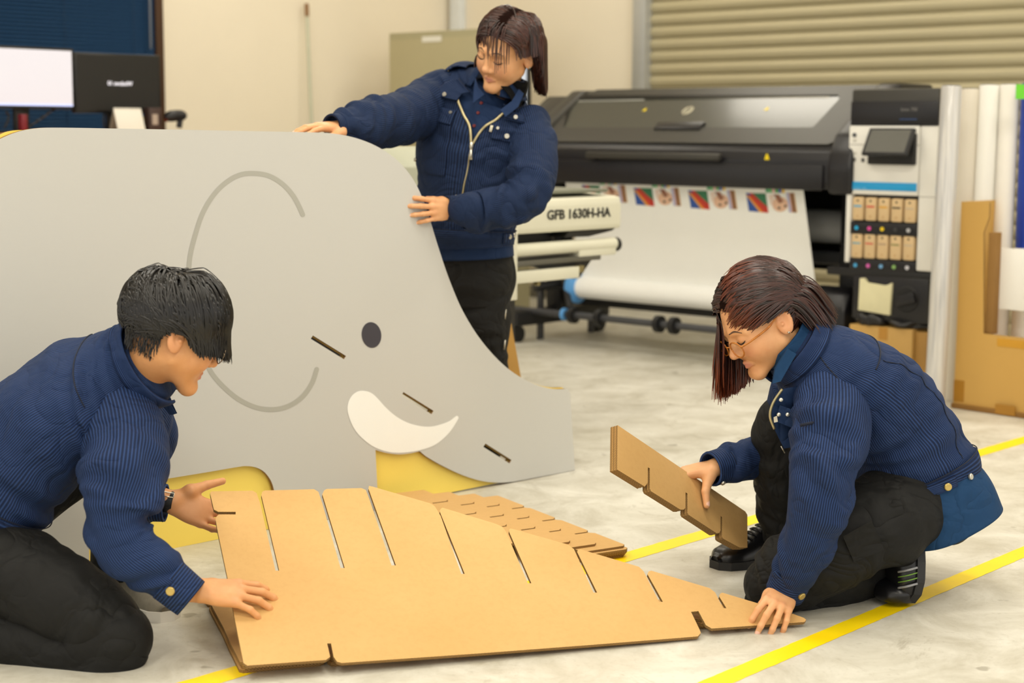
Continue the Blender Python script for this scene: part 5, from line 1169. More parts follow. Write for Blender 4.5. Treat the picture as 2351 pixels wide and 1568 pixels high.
# sleeves: (her right, stretched along the board; her left, folded across)
r_w = D(774, 289, 4.865); hb_ = PL(1030, 479, EF.o, en) + en * .020; l_w = hb_ + ex * .012 + en * .004; lf_ = l_w + ex * .05 + U * .02
RS, _ = sleeve([D(1028, 232, 5.46), D(985, 243, 5.42), D(930, 268, 5.28), D(868, 279, 5.06), D(815, 286, 4.93), r_w], [.105, .098, .084, .074, .062, .040], 21, jacket, NAVYA, .009, elbow=.6)
LS, _ = sleeve([D(1205, 290, 5.36), D(1222, 345, 5.28), D(1220, 415, 5.16), D(1190, 464, 5.09), D(1100, 482, 5.07), l_w + U * .045, l_w], [.090, .084, .076, .070, .062, .052, .041], 22, jacket, NAVYA, .010, elbow=.5)
cuff_on(r_w, r_w - D(815, 286, 4.93), .037, .033, .05, jacket, NAVYA)
cf, _ = cuff_on(l_w - ex * .004, l_w - D(1100, 482, 5.10), .041, .037, .060, jacket, NAVYA); cf.button(.35, deg(200), .007, STEEL, jacket, .006)
# hands
v1, f1, n1, k1 = hand_mesh(D(786, 289, 4.878), -ex + Z * -.04, Z + en * .15, True, .96, ((8, 14, 8), (6, 12, 8), (6, 14, 8), (10, 16, 10)), (7, 2, -3, -9), ((.030, .032, -.014), (.060, .044, -.020), (.088, .046, -.022)))
v2, f2, n2_, k2 = hand_mesh(hb_, -ex + Z * .03, en + Z * .12, False, .93, ((8, 24, 14), (6, 24, 14), (6, 26, 14), (8, 28, 16)), (9, 3, -4, -12), ((.03, .025, -.02), (.045, .035, -.045), (.05, .04, -.07)))
sh_r, sh_l = D(1010, 235, 5.44), D(1212, 300, 5.33); el_r, el_l = D(868, 279, 5.10), D(1200, 458, 5.10); hipR, hipL = D(1048, 640, 5.46), D(1112, 640, 5.40)
kR, kL = D(1058, 858, 5.50), D(1108, 858, 5.44); aR, aL = D(1062, 1050, 5.56), D(1106, 1055, 5.50)
vb, fb = low_body([(D(1078, 600, 5.42), D(1090, 420, 5.42), .10, .09), (D(1090, 420, 5.42), D(1122, 250, 5.40), .09, .08), (D(1122, 240, 5.40), D(1146, 205, 5.375), .06, .05), (sh_r, sh_l, .055, .055), (sh_r, el_r, .045, .036), (el_r, r_w, .036, .022), (sh_l, el_l, .045, .036), (el_l, l_w, .036, .022), (hipR, kR, .07, .05), (kR, aR, .045, .03), (hipL, kL, .07, .05), (kL, aL, .045, .03)])
join_body([dict(v=vh, f=fh, lip=lip, flush=flu), dict(v=v1, f=f1, nail=n1, flush=k1 * .5), dict(v=v2, f=f2, nail=n2_, flush=k2 * .5), dict(v=vb, f=fb)], SKIN, pa)
# trousers and shoes
def leg(name, pts, radii, seed, parent, mat=None, amp=.006, nseg=72):
    lf = Loft([(p, None, r, r) for p, r in zip(pts, radii)], 14); lf.disp = waves(seed, [(amp, 6, 1, .8), (amp * .7, 11, -2, .8), (amp * .4, 20, 1, 1)]); return lf, lf.mesh(name, mat or BLKC, parent, nseg)
PT = Loft([K(1080, 700, 5.43, lt, .13, .10), K(1080, 640, 5.43, lt, .155, .118), K(1080, 570, 5.42, lt, .14, .105)], 10); tr_a = PT.mesh('trousers', BLKC, pa, 80, stripes=50)
for (h_, k_, a_, sd_) in ((hipR, kR, aR, 31), (hipL, kL, aL, 32)): leg('trouser_leg', [h_, h_ * .5 + k_ * .5, k_, k_ * .5 + a_ * .5, a_ + Z * .02], [.092, .088, .078, .070, .066], sd_, tr_a)
for k_ in (.3, .62): tube('thigh_zip', [kL * k_ + hipL * (1 - k_) + lt * .088 + ft * .02, kL * (k_ + .1) + hipL * (.9 - k_) + lt * .085 + ft * .02], .003, STEEL, tr_a, 6)
def shoe(name, heel, toe, parent, mat, solem, up=Z, w=.046, hgt=.085, lace=None, sole_h=.022):
    heel = A_(heel, dtype=float); toe = A_(toe, dtype=float); fx = nrm(toe - heel); L = float(np.linalg.norm(toe - heel)); sy = nrm(np.cross(up, fx)); uz = np.cross(fx, sy)
    N, Mg = 26, 24; V_, F_ = [], []; ss = np.linspace(0, 1, N)
    wid = np.interp(ss, [0, .04, .15, .35, .6, .78, .92, 1], [.35, .62, .76, .74, .95, 1.0, .78, .3]) * w
    hg = np.interp(ss, [0, .03, .12, .3, .42, .6, .8, .93, 1], [.55, .88, 1., .97, .80, .58, .46, .36, .18]) * hgt
    for i, s_ in enumerate(ss):
        for j in range(Mg):
            a = math.pi * j / (Mg - 1); cx = math.cos(a); cz = math.sin(a)
            wx = wid[i] * (np.sign(cx) * abs(cx) ** .75) * (1 - .28 * max(0, (hg[i] - .05) / .05) * cz); V_.append(heel + fx * s_ * L + sy * wx + uz * (sole_h * .8 + hg[i] * cz ** .85))
    for i in range(N - 1):
        for j in range(Mg - 1): q = i * Mg + j; F_.append((q, q + 1, q + Mg + 1, q + Mg))
    F_.append(tuple(range(Mg))); F_.append(tuple((N - 1) * Mg + j for j in range(Mg))[::-1])
    o = mk(name, V_, F_, mat, parent, True)
    prof = [(heel + fx * (s_ * L * 1.02 - .004)) + sy * sg * (wid[i] * 1.08 + .002) for sg in (1, -1) for i, s_ in (list(enumerate(ss)) if sg > 0 else list(enumerate(ss))[::-1])]
    k = len(prof); V2 = [p for p in prof] + [p + uz * sole_h for p in prof]
    so_ = mk('sole', V2, [tuple(range(k))[::-1], tuple(range(k, 2 * k))] + [(i, (i + 1) % k, k + (i + 1) % k, k + i) for i in range(k)], solem, o)
    if lace is not None:
        for q in range(5):
            s_ = .40 + q * .065; h_ = float(np.interp(s_, ss, hg)); ww = float(np.interp(s_, ss, wid)) * .55; c_ = heel + fx * s_ * L + uz * (sole_h * .8 + h_ + .002)
            tube('lace', crom([c_ - sy * ww - uz * .006, c_ + uz * .002 + fx * .004, c_ + sy * ww - uz * .006], 4), .0028, lace, o, 6)
    return o
shoe('shoe', aR * A_([1, 1, 0]) + ft * -.06, aR * A_([1, 1, 0]) + ft * .18, pa, BLKS, SOLE); shoe('shoe', aL * A_([1, 1, 0]) + ft * -.06, aL * A_([1, 1, 0]) + ft * .18, pa, BLKS, SOLE)
# face: downcast lash lines, brows
for sg in (1, -1):
    HA.face_line('lashes', [(sg * .017, -.0085), (sg * .025, -.0125), (sg * .034, -.0130), (sg * .043, -.0095), (sg * .047, -.006)], [.0006, .0014, .0016, .0016, .0005], LASH, pa, .0008)
    HA.face_line('eyelid_crease', [(sg * .019, -.001), (sg * .030, .002), (sg * .044, -.002)], [.0003, .0006, .0003], M('lid_brown', '#a8734f', .6), pa, .0)
    HA.face_line('eyebrow', [(sg * .014, .017), (sg * .030, .021), (sg * .047, .015)], [.0012, .0022, .0008], M('brow_brown', '#5f4432', .7), pa, .0002, 6, .5)
tube('earring', [HA.w((-.084, -.006, -.034)), HA.w((-.087, -.006, -.036))], .003, STEEL, pa, 8); tube('earring', [HA.w((-.083, -.018, -.030)), HA.w((-.087, -.019, -.031))], .0025, STEEL, pa, 8)
# hair: brown bob parted off-centre with a see-through fringe
HMA = hair_mat('brown_hair', '#1d0f0b', '#4a2417')
def rootsA(P, d, r): x, y, z = P.T; return (z > np.interp(y, [-.12, -.03, .0, .03, .07, .085], [-.055, -.02, .03, .04, .060, .075])) & ~((y > .05) & (z < .055))
def dirA(P, d, r):
    x, y, z = P.T; side = np.where(x > -.010, 1., -1.); bk = np.where(side < 0, -.30, -.05)
    v = np.stack([side * .8, bk, np.zeros_like(x)], 1); return v + r.normal(0, .06, v.shape)
def stopA(p, P, r):
    x, y, z = p.T; jz = (np.sin(P[:, 0] * 900) + np.sin(P[:, 2] * 1300)) * .006; left = P[:, 0] < -.010
    return (z < np.where(left, -.112, -.045) + jz) | (left & (y > -.014) & (z < .006)) | (~left & (np.abs(x) < .052) & (y > .06) & (z < .0))
hA = hair(HA, pa, rootsA, dirA, stopA, 3600, 5, HMA, .05, .42, 24, .011, (.007, .019), .0021, capmat=M('hair_under_brown', '#1a0d09', .95, spec=.05), noise=.035, hug=.36, rel=.85)
sideA = lambda P, d, r: rootsA(P, d, r) & (P[:, 0] < -.02) & (P[:, 1] < .0)
sA_ = hair(HA, pa, sideA, lambda P, d, r: np.tile(A_([-.5, -.35, -.4]), (len(P), 1)) + r.normal(0, .08, (len(P), 3)), lambda p, P, r: (p[:, 2] < -.116 + .008 * np.sin(P[:, 1] * 1100)) | ((p[:, 1] > -.018) & (p[:, 2] < .008)), 1300, 8, HMA, .15, .4, 22, .011, (.010, .022), .0021, noise=.03, hug=.02, rel=.92); sA_.name = 'side_hair'
def rootsF(P, d, r): x, y, z = P.T; return (y > .035) & (z > .085) & (np.abs(x + .01) < .035)
def dirF(P, d, r): x, y, z = P.T; return np.stack([(x + .012) * 14, np.full_like(x, .8), np.full_like(x, -.1)], 1) + r.normal(0, .05, (len(x), 3))
def stopF(p, P, r): x, y, z = p.T; jz = (np.sin(P[:, 0] * 2100) + np.sin(P[:, 2] * 1700)) * .010; return z < np.where(x < -.028, -.030, -.004) + jz
fr_ = hair(HA, pa, rootsF, dirF, stopF, 300, 6, HMA, .10, .5, 16, .0105, (.004, .010), .0011, noise=.05, hug=.3, rel=.5); fr_.name = 'fringe'
hA['label'] = 'dark brown bob with thin fringe'
# ================================================================ man kneeling at the left
pb = thing('person', 'person with short black hair kneeling at the left, both hands on the cardboard panel', 'person', F(200, 1530) * A_([1, 1, 0]), 'three people in navy jackets')
HB = Head(D(404, 758, 3.63), (.84, .36, -.40), (.34, .10, .93), 1.07, 1., neck=D(330, 842, 3.668))
vh, fh, lip, flu = HB.mesh()
fB = nrm((.93, .36, 0)); lB = np.cross(Z, fB)
sB = nrm(lB * .96 + Z * .05)
kb_ = [K(-52, 1186, 3.66, sB, .180, .125, 2.4), K(-15, 1120, 3.66, sB, .19, .135, 2.4), K(50, 1032, 3.67, sB, .20, .138, 2.3), K(122, 962, 3.68, sB, .212, .136, 2.3), K(196, 908, 3.69, sB, .212, .126, 2.3), K(255, 876, 3.69, sB, .186, .112, 2.2), K(306, 850, 3.68, sB, .122, .104, 2), K(334, 835, 3.67, sB, .090, .096, 2), K(350, 826, 3.665, sB, .080, .088, 2)]
JB = Loft(kb_, 14); JB.disp = waves(41, [(.006, 4, 1, .9), (.006, 8, -2, .8), (.005, 12, 2, .8), (.003, 22, 1, 1)], lambda t: np.where(t > .85, .3, 1.1))
jb = JB.mesh('jacket', NAVY, pb, 160, stripes=170); jb['label'] = 'navy pinstriped work jacket seen from the side'
JB.mesh('waistband', NAVY, jb, 120, t0=.0, t1=.13, off=.006, thick=.008, rings=14, across=True, stripes=60)
JB.button(.09, deg(-195 + 15), .010, BRASS, jb, .012); JB.button(.05, deg(-150), .008, BRASS, jb, .012)
JB.line('band_seam', [(.135, a) for a in np.linspace(0, 2 * math.pi, 13)], .0015, SEAM, jb, .006)
JB.line('yoke_seam', [(.60, deg(h)) for h in (60, 90, 120, 150, 170)], .0016, SEAM, jb, .001); JB.line('shoulder_seam', [(.92, deg(172)), (.82, deg(186)), (.74, deg(195)), (.66, deg(200))], .0014, SEAM, jb, .001)
JB.mesh('collar', NAVY, jb, 90, t0=.84, t1=1.0, th0=deg(-70), th1=deg(250), off=lambda T, Hh: .008 + .012 * np.sin((T - T.min()) / (T.max() - T.min()) * math.pi * .5), thick=.006, rings=14, across=True, stripes=90)
p0 = D(372, 905, 3.78)
patch('collar_point', [D(384, 892, 3.80), D(398, 930, 3.80), D(407, 949, 3.80), D(395, 953, 3.80), D(376, 930, 3.80)], NAVYS, -fB + Z * .2, jb, .006)
# arms
w_r = D(412, 1352, 3.40)
RS, _ = sleeve([D(236, 915, 3.74), D(270, 968, 3.62), D(287, 1040, 3.53), D(284, 1110, 3.46), D(268, 1190, 3.42), D(290, 1258, 3.40), D(345, 1302, 3.40), D(385, 1333, 3.40), w_r], [.070, .094, .096, .088, .074, .064, .056, .052, .043], 51, jb, NAVY, .010, elbow=.48)
cf, _ = cuff_on(w_r - nrm(w_r - D(352, 1304, 3.40)) * .0, w_r - D(352, 1304, 3.40), .046, .042, .065, jb, NAVY)
for q in (deg(a) for a in range(0, 360, 5)):
    pass
def face_btn(cf, t, parent, mat, r, off=.0115):     # put the snap on the side of the cuff that faces the camera
    th_ = np.linspace(0, 2 * math.pi, 72); P_ = cf.ev(np.full(72, t), th_, off); b = th_[np.argmin(P_[:, 1] + .0 * P_[:, 2])]; return cf.button(t, b, r, mat, parent, off)
face_btn(cf, .30, jb, BRASS, .0095)
w_l = D(372, 1153, 3.88)
LS, _ = sleeve([D(300, 900, 3.80), D(330, 990, 3.92), D(300, 1085, 3.95), D(322, 1140, 3.92), D(350, 1152, 3.89), w_l - A_([.012, 0, 0])], [.060, .080, .072, .062, .052, .043], 52, jb, NAVY, .006)
cuff_on(w_l - A_([.018, 0, 0]), A_([1, 0, -.05]), .045, .043, .055, jb, NAVY)
# right hand flat on the panel, left hand under its corner
sur = lambda px, py, o: BF(*bp(px, py), o)
wr_p = sur(452, 1384, .036); tipm = sur(637, 1380, .010)
v1, f1, n1, k1 = hand_mesh(wr_p, tipm - wr_p + bn * .010, bn + be * .10, True, 1.02, ((10, 22, 14), (8, 22, 14), (8, 24, 14), (10, 24, 14)), (9, 2, -7, -20), ((.032, .030, -.014), (.058, .042, -.030), (.080, .040, -.046)))
wl_p = D(397, 1152, 3.885)
v2, f2, n2_, k2 = hand_mesh(wl_p, (.92, .12, -.36), (.1, .80, -.60), False, 1.02, ((22, 30, 20), (24, 30, 20), (24, 30, 20), (22, 30, 20)), (10, 3, -4, -12), ((.030, .034, -.012), (.062, .066, -.004), (.094, .092, .006)))
hR, hL = D(-60, 1285, 3.52), D(-20, 1195, 3.80); kR, kL = D(278, 1468, 3.43), D(285, 985, 3.90); aR, aL = D(-150, 1500, 3.46), D(262, 1335, 3.92)
shR, shL = D(275, 965, 3.62), D(325, 920, 3.84)
vb, fb = low_body([(D(-40, 1190, 3.66), D(60, 1020, 3.68), .11, .11), (D(60, 1020, 3.68), D(250, 865, 3.70), .11, .085), (D(270, 865, 3.70), D(335, 838, 3.668), .07, .07), (shR, shL, .055, .055), (shR, D(272, 1190, 3.42), .05, .042), (D(272, 1190, 3.42), D(425, 1365, 3.40), .042, .026), (shL, D(300, 1085, 3.95), .05, .042), (D(300, 1085, 3.95), wl_p, .042, .025), (hR, kR, .075, .055), (kR, D(-100, 1440, 3.50), .045, .03), (hL, kL, .075, .055), (kL, aL, .05, .032)])
join_body([dict(v=vh, f=fh, lip=lip, flush=flu), dict(v=v1, f=f1, nail=n1, flush=k1 * .6), dict(v=v2, f=f2, nail=n2_, flush=np.full(len(v2), .25)), dict(v=vb, f=fb)], SKIN_M, pb)
# wristwatch on the left wrist
wx = nrm(A_([.95, .05, -.18])); wc = wl_p - wx * .010; wch = thing_part = None
wlf = Loft([(wc - wx * .011, None, .0275, .0275), (wc, None, .0275, .0275), (wc + wx * .011, None, .0272, .0272)], 4)
wt = wlf.mesh('wristwatch', M('black_strap', '#17171a', .45), pb, 48, rings=6, thick=.004, off=.001); wt['label'] = 'black strap of a wristwatch with steel buckle'
thn = np.linspace(0, 2 * math.pi, 72); Pn = wlf.ev(np.full(72, .5), thn, .003); bth = thn[np.argmin(Pn[:, 1] - Pn[:, 2])]
pbk = wlf.ev(.5, bth, .004); nb = wlf.nor(.5, bth); tb2 = nrm(np.cross(wx, nb))
tube('buckle', [pbk + wx * .012 + tb2 * .006, pbk + wx * .012 - tb2 * .006, pbk - wx * .012 - tb2 * .006, pbk - wx * .012 + tb2 * .006, pbk + wx * .012 + tb2 * .006], .0014, STEEL, wt, 6)
for q in range(1, 6): pp_ = wlf.ev(.5, bth + .27 * q * (1 if wlf.ev(.5, bth + .2)[2] < pbk[2] else -1), .0025); lathe('strap_hole', pp_, wlf.nor(.5, bth + .27 * q * (1 if wlf.ev(.5, bth + .2)[2] < pbk[2] else -1)), [(0, .0014), (.0006, .0014)], MATS['black_rubber'], wt, 8)
# trousers: right leg folded under, left leg planted
PT = Loft([(D(-85, 1320, 3.60), lB, .14, .11), (D(-75, 1255, 3.64), lB, .165, .125), (D(-45, 1170, 3.66), lB, .16, .115)], 10); tb = PT.mesh('trousers', BLKC, pb, 80)
leg('trouser_leg', [D(-70, 1290, 3.52), D(35, 1318, 3.50), D(150, 1372, 3.46), D(245, 1440, 3.44), D(290, 1478, 3.43)], [.100, .104, .096, .083, .062], 61, tb, amp=.004)
leg('trouser_leg', [D(300, 1468, 3.42), D(262, 1500, 3.42), D(150, 1490, 3.45), D(0, 1448, 3.49), D(-150, 1420, 3.50)], [.048, .064, .072, .078, .07], 62, tb, amp=.004)
blob_c = D(268, 1466, 3.43); vk, fk = surface_nets(lambda P: rcone(P, (0, 0, 0), (-.05, 0, -.005), .078, .07), (-.15, -.1, -.1), (.1, .1, .1), .008); mk('knee', vk + blob_c, fk, BLKC, tb, True)
leg('trouser_leg', [D(-20, 1190, 3.80), D(120, 1090, 3.86), D(285, 1000, 3.90), D(292, 1060, 3.91), D(275, 1180, 3.915), D(262, 1320, 3.92)], [.10, .088, .074, .072, .064, .058], 63, tb, amp=.004)
sneak = M('grey_sneaker_knit', '#8d8676', .75, var=.12, vs=60, bump=.3, bs=300); snsole = M('white_sneaker_sole', '#e4e0d6', .5)
sh_t = F(384, 1428); sh_h = F(215, 1318); dS = nrm(sh_t - sh_h)
sn = shoe('shoe', sh_t - dS * .285, sh_t, pb, sneak, snsole, w=.048, hgt=.095, lace=M('white_lace', '#e8e6df', .6), sole_h=.026); sn['label'] = 'grey knitted sneaker with white sole'
shoe('shoe', D(-200, 1500, 3.42) * A_([1, 1, 0]) + Z * .05, D(-330, 1530, 3.50) * A_([1, 1, 0]) + Z * .02, pb, sneak, snsole)
# glasses rim peeking past the fringe, brows
GLM = M('thin_metal_frame', '#8a7a66', .3, .8)
for sg in (1, -1): tube('glasses_rim', [HB.w((sg * .034 + .022 * math.cos(a), .101, -.012 + .019 * math.sin(a))) for a in np.linspace(0, 2 * math.pi, 25)], .0012, GLM, pb, 6)
tube('glasses_temple', [HB.w((.056, .099, -.006)), HB.w((.078, .04, -.002)), HB.w((.080, -.01, .004))], .0014, GLM, pb, 6)
for sg in (1, -1): HB.face_line('eyebrow', [(sg * .014, .017), (sg * .030, .021), (sg * .047, .015)], [.0015, .0026, .001], M('brow_black', '#211a17', .7), pb, .0002, 6, .5)
HMB = hair_mat('black_hair', '#070606', '#1c1917')
def rootsB(P, d, r): x, y, z = P.T; return (z > np.interp(y, [-.12, -.04, -.02, .0, .03, .07, .085], [-.060, -.035, .0, .015, .03, .060, .075])) & ~((y > .05) & (z < .055))
def dirB(P, d, r):
    x, y, z = P.T; dx, dy = x - .0, y + .045; L = np.sqrt(dx ** 2 + dy ** 2) + 1e-4
    v = np.stack([dx / L * .8 + .25, dy / L + .25, np.zeros_like(x)], 1); return v + r.normal(0, .14, v.shape)
def stopB(p, P, r):
    x, y, z = p.T; jz = (np.sin(P[:, 0] * 900) + np.sin(P[:, 2] * 1300)) * .006
    lim = np.interp(y, [-.10, -.045, -.025, .0, .02, .05, .09], [-.030, -.020, .004, .012, -.010, -.022, -.016]); return z < lim + jz
hB = hair(HB, pb, rootsB, dirB, stopB, 4200, 9, HMB, .04, .30, 20, .0095, (.008, .026), .0021, capmat=M('hair_under_black', '#080707', .95, spec=.05), cap_off=.006, noise=.04, hug=.35, rel=.35)
hB['label'] = 'short black hair with long fringe'
# clipped nape
def rootsN(P, d, r): x, y, z = P.T; return (y < -.035) & (z < -.015) & (z > -.062)
hair(HB, pb, rootsN, lambda P, d, r: np.tile(A_([0, -.1, -1.]), (len(P), 1)) + r.normal(0, .2, (len(P), 3)), lambda p, P, r: np.zeros(len(p), bool), 900, 10, HMB, .3, .3, 3, .006, (.001, .004), .0012, noise=.1, skull=((0, -.016, .010), (.066, .088, .100)))
# ================================================================ person crouching at the right
pc = thing('person', 'person with glasses and brown bob crouching at the right, holding cardboard strips', 'person', F(1950, 1390) * A_([1, 1, 0]), 'three people in navy jackets')
HC = Head(D(1746, 731, 3.98), (-.80, -.34, -.50), (-.40, -.10, .90), 1.08, neck=D(1826, 802, 3.988))
vh, fh, lip, flu = HC.mesh()
fC = nrm((-.93, -.36, 0)); lC = np.cross(Z, fC); sC = nrm(lC * .98 - Z * .04)
kc_ = [K(2100, 1105, 4.03, sC, .165, .125, 2.4), K(2088, 1068, 4.03, sC, .178, .135, 2.4), K(2040, 985, 4.03, sC, .190, .140, 2.3), K(1978, 912, 4.02, sC, .203, .136, 2.3), K(1918, 862, 4.01, sC, .203, .122, 2.3), K(1872, 832, 4.0, sC, .172, .108, 2.2), K(1836, 806, 3.99, sC, .100, .092, 2), K(1812, 788, 3.985, sC, .078, .080, 2)]
JC = Loft(kc_, 14); JC.disp = waves(71, [(.005, 4, 1, .9), (.005, 8, -2, .8), (.0045, 13, 2, .8), (.003, 22, 1, 1)], lambda t: np.where(t > .85, .3, 1.1))
jc = JC.mesh('jacket', NAVY, pc, 160, stripes=168); jc['label'] = 'navy pinstriped work jacket with collar up'
JC.mesh('waistband', NAVY, jc, 120, t0=.0, t1=.12, off=.006, thick=.008, rings=14, across=True, stripes=60)
JC.line('band_seam', [(.125, a) for a in np.linspace(0, 2 * math.pi, 13)], .0015, SEAM, jc, .006)
JC.mesh('waist_tab', NAVY, jc, 14, t0=.015, t1=.105, th0=deg(-32), th1=deg(2), off=.011, thick=.005, rings=8, across=True)
JC.button(.06, deg(-6), .0095, BRASS, jc, .017); JC.button(.065, deg(18), .008, STEEL, jc, .011)
JC.line('yoke_seam', [(.58, deg(h)) for h in (120, 90, 60, 30, 12)], .0018, SEAM, jc, .0015)
JC.line('shoulder_seam', [(.90, deg(8)), (.82, deg(-4)), (.74, deg(-12)), (.66, deg(-16))], .0014, SEAM, jc, .001)
JC.line('side_seam', [(.56, deg(28)), (.40, deg(36)), (.25, deg(30)), (.14, deg(20))], .0012, SEAM, jc, .001)
JC.mesh('collar', NAVY, jc, 90, t0=.85, t1=1.0, th0=deg(-72), th1=deg(252), off=lambda T, Hh: .010 + .012 * np.sin((T - T.min()) / (T.max() - T.min()) * math.pi * .5), thick=.006, rings=14, across=True, stripes=90)
# teal shirt: collar and tail
CK = Loft([K(1840, 810, 3.99, sC, .088, .084), K(1812, 788, 3.985, sC, .072, .074), K(1794, 772, 3.98, sC, .066, .070)], 8)
shc = CK.mesh('shirt', TEAL, pc, 70, off=.002, thick=.004, rings=14); shc['label'] = 'plain teal blue shirt showing at collar and hem'
patch('collar_leaf', [D(1806, 800, 3.895), D(1826, 812, 3.89), D(1790, 875, 3.885), D(1772, 880, 3.89), D(1778, 845, 3.895)], TEAL, lC, shc, .005)
TLc = Loft([K(2150, 1205, 4.03, nrm(lC), .17, .135, 2.4), K(2128, 1150, 4.03, sC, .168, .135, 2.4), K(2105, 1100, 4.03, sC, .155, .12, 2.4)], 10); TLc.disp = waves(6, [(.005, 3, 5, 1), (.002, 9, 3, 1)])
TLc.mesh('shirt_tail', TEAL, shc, 100, t0=0., th0=deg(-58), th1=deg(190), off=.014, thick=.004, rings=26)
# front edge of the open jacket with zip and pocket flap
zt_p = [D(1796, 893, 3.90), D(1775, 925, 3.90), D(1768, 955, 3.90), D(1778, 985, 3.90), D(1800, 1030, 3.90)]
tube('zip', crom(zt_p[:4], 6), .0035, ZIP, jc, 6); fe_ = crom(zt_p, 6)
mk('front_edge', [q for p in fe_ for q in (p, p + A_([.05, .0, .01]), p + A_([.09, .06, .02]))], [f_ for i in range(len(fe_) - 1) for f_ in ((3 * i, 3 * i + 1, 3 * i + 4, 3 * i + 3), (3 * i + 1, 3 * i + 2, 3 * i + 5, 3 * i + 4))], NAVYS, jc, True)
pk = [D(1790, 930, 3.88), D(1812, 938, 3.875), D(1826, 985, 3.87), D(1782, 968, 3.88)]; patch('pocket_flap', pk, NAVYS, lC, jc, .006)
for q in ((1793, 918), (1788, 952), (1808, 952)): lathe('rivet', D(*q, 3.868), (0, -1, .2), [(0, .005), (.003, .0045), (.004, .001)], STEEL, jc, 12)
patch('zip_label', [D(1776, 958, 3.872), D(1783, 955, 3.872), D(1785, 968, 3.872), D(1777, 970, 3.872)], MATS['label_cloth'], lC, jc, .002)
# arms
w_l = D(1812, 1338, 3.77)
LSc, _ = sleeve([D(1900, 868, 4.03), D(1908, 925, 3.90), D(1908, 985, 3.81), D(1897, 1060, 3.74), D(1886, 1130, 3.70), D(1866, 1215, 3.71), D(1840, 1285, 3.74), w_l], [.068, .090, .094, .086, .076, .064, .058, .045], 81, jc, NAVY, .010, elbow=.5)
cf, _ = cuff_on(w_l, w_l - D(1840, 1275, 3.74), .047, .044, .065, jc, NAVY)
th_ = np.linspace(0, 2 * math.pi, 72, endpoint=False); P_ = cf.ev(np.full(72, .45), th_, .006); cf.button(.5, th_[np.argmin(P_[:, 1] - P_[:, 0] * .6)], .0095, BRASS, jc, .006)
pp1 = LSc.ev([.34, .34], [0, 0])
pw = D(1858, 972, 3.72)
tube('sleeve_slit', [D(1837, 977, 3.735), D(1858, 972, 3.728), D(1881, 969, 3.735)], .004, SEAM, jc, 6, .5)
w_r = D(1650, 1072, 4.192)
sleeve([D(1850, 890, 4.18), D(1815, 990, 4.26), D(1775, 1045, 4.27), D(1728, 1052, 4.25), D(1690, 1060, 4.22), w_r], [.09, .08, .068, .058, .052, .043], 82, jc, NAVY, .007)
cfr, _ = cuff_on(w_r, w_r - D(1700, 1058, 4.23), .045, .043, .055, jc, NAVY); P_ = cfr.ev(np.full(72, .7), th_, .006); cfr.button(.75, th_[np.argmin(P_[:, 1] + P_[:, 2] * 1.)], .007, STEEL, jc, .006)
# hands: left on the tip of the panel, right pinching the strips
wl_p = D(1803, 1356, 3.775); tgt = D(1764, 1442, 3.69)
v1, f1, n1, k1 = hand_mesh(wl_p, tgt - wl_p + A_([0, -.035, .045]), (.12, -.62, .78), False, .95, ((20, 38, 22), (18, 40, 24), (18, 40, 24), (20, 38, 22)), (9, 3, -5, -14), ((.03, .028, -.016), (.056, .034, -.036), (.078, .026, -.050)))
wr_p = D(1645, 1070, 4.188)
v2, f2, n2_, k2 = hand_mesh(wr_p, (-.97, -.02, -.2), (.0, -.12, .97), True, .97, ((52, 45, 20), (52, 45, 20), (52, 45, 20), (52, 45, 20)), (6, 2, -4, -8), ((.028, .030, -.014), (.047, .060, -.042), (.052, .079, -.074)))
hL_, hR_ = D(2105, 1190, 3.90), D(2080, 1165, 4.18); kLc, kRc = D(1762, 1345, 3.88), D(1802, 972, 4.22); aLc, aRc = D(2045, 1318, 4.02), D(1800, 1245, 4.27)
shL_, shR_ = D(1902, 920, 3.93), D(1866, 890, 4.12)
vb, fb = low_body([(D(2100, 1165, 4.03), D(2040, 1000, 4.03), .11, .10), (D(2040, 1000, 4.03), D(1890, 850, 4.0), .10, .08), (D(1880, 845, 4.0), D(1826, 802, 3.988), .065, .065), (shL_, shR_, .05, .05), (shL_, D(1886, 1130, 3.70), .046, .038), (D(1886, 1130, 3.70), wl_p, .036, .023), (shR_, D(1775, 1045, 4.27), .046, .038), (D(1775, 1045, 4.27), wr_p, .036, .023), (hL_, kLc, .075, .05), (kLc, aLc, .045, .032), (hR_, kRc, .075, .05), (kRc, aRc, .045, .032)])
join_body([dict(v=vh, f=fh, lip=lip, flush=flu), dict(v=v1, f=f1, nail=n1, flush=k1 * .6), dict(v=v2, f=f2, nail=n2_, flush=k2 * .6), dict(v=vb, f=fb)], SKIN, pc)
# trousers
PTc = Loft([(D(2080, 1205, 4.02), lC, .13, .10), (D(2098, 1165, 4.03), lC, .18, .142), (D(2098, 1100, 4.03), lC, .165, .13)], 10); tc = PTc.mesh('trousers', BLKC, pc, 80)
_, lg1 = leg('trouser_leg', [D(2128, 1160, 3.96), D(2065, 1172, 3.92), D(1960, 1232, 3.87), D(1850, 1295, 3.86), D(1775, 1338, 3.87), D(1745, 1350, 3.875)], [.100, .118, .108, .096, .080, .052], 91, tc, amp=.007)
leg('trouser_leg', [D(1742, 1350, 3.885), D(1765, 1368, 3.89), D(1850, 1358, 3.91), D(1960, 1325, 3.96), D(2035, 1308, 4.0)], [.040, .058, .066, .066, .056], 92, tc, amp=.006)
vk, fk = surface_nets(lambda P: rcone(P, (0, 0, 0), (.04, 0, .01), .072, .07), (-.1, -.1, -.1), (.15, .1, .1), .008); mk('knee', vk + D(1775, 1342, 3.88), fk, BLKC, tc, True)
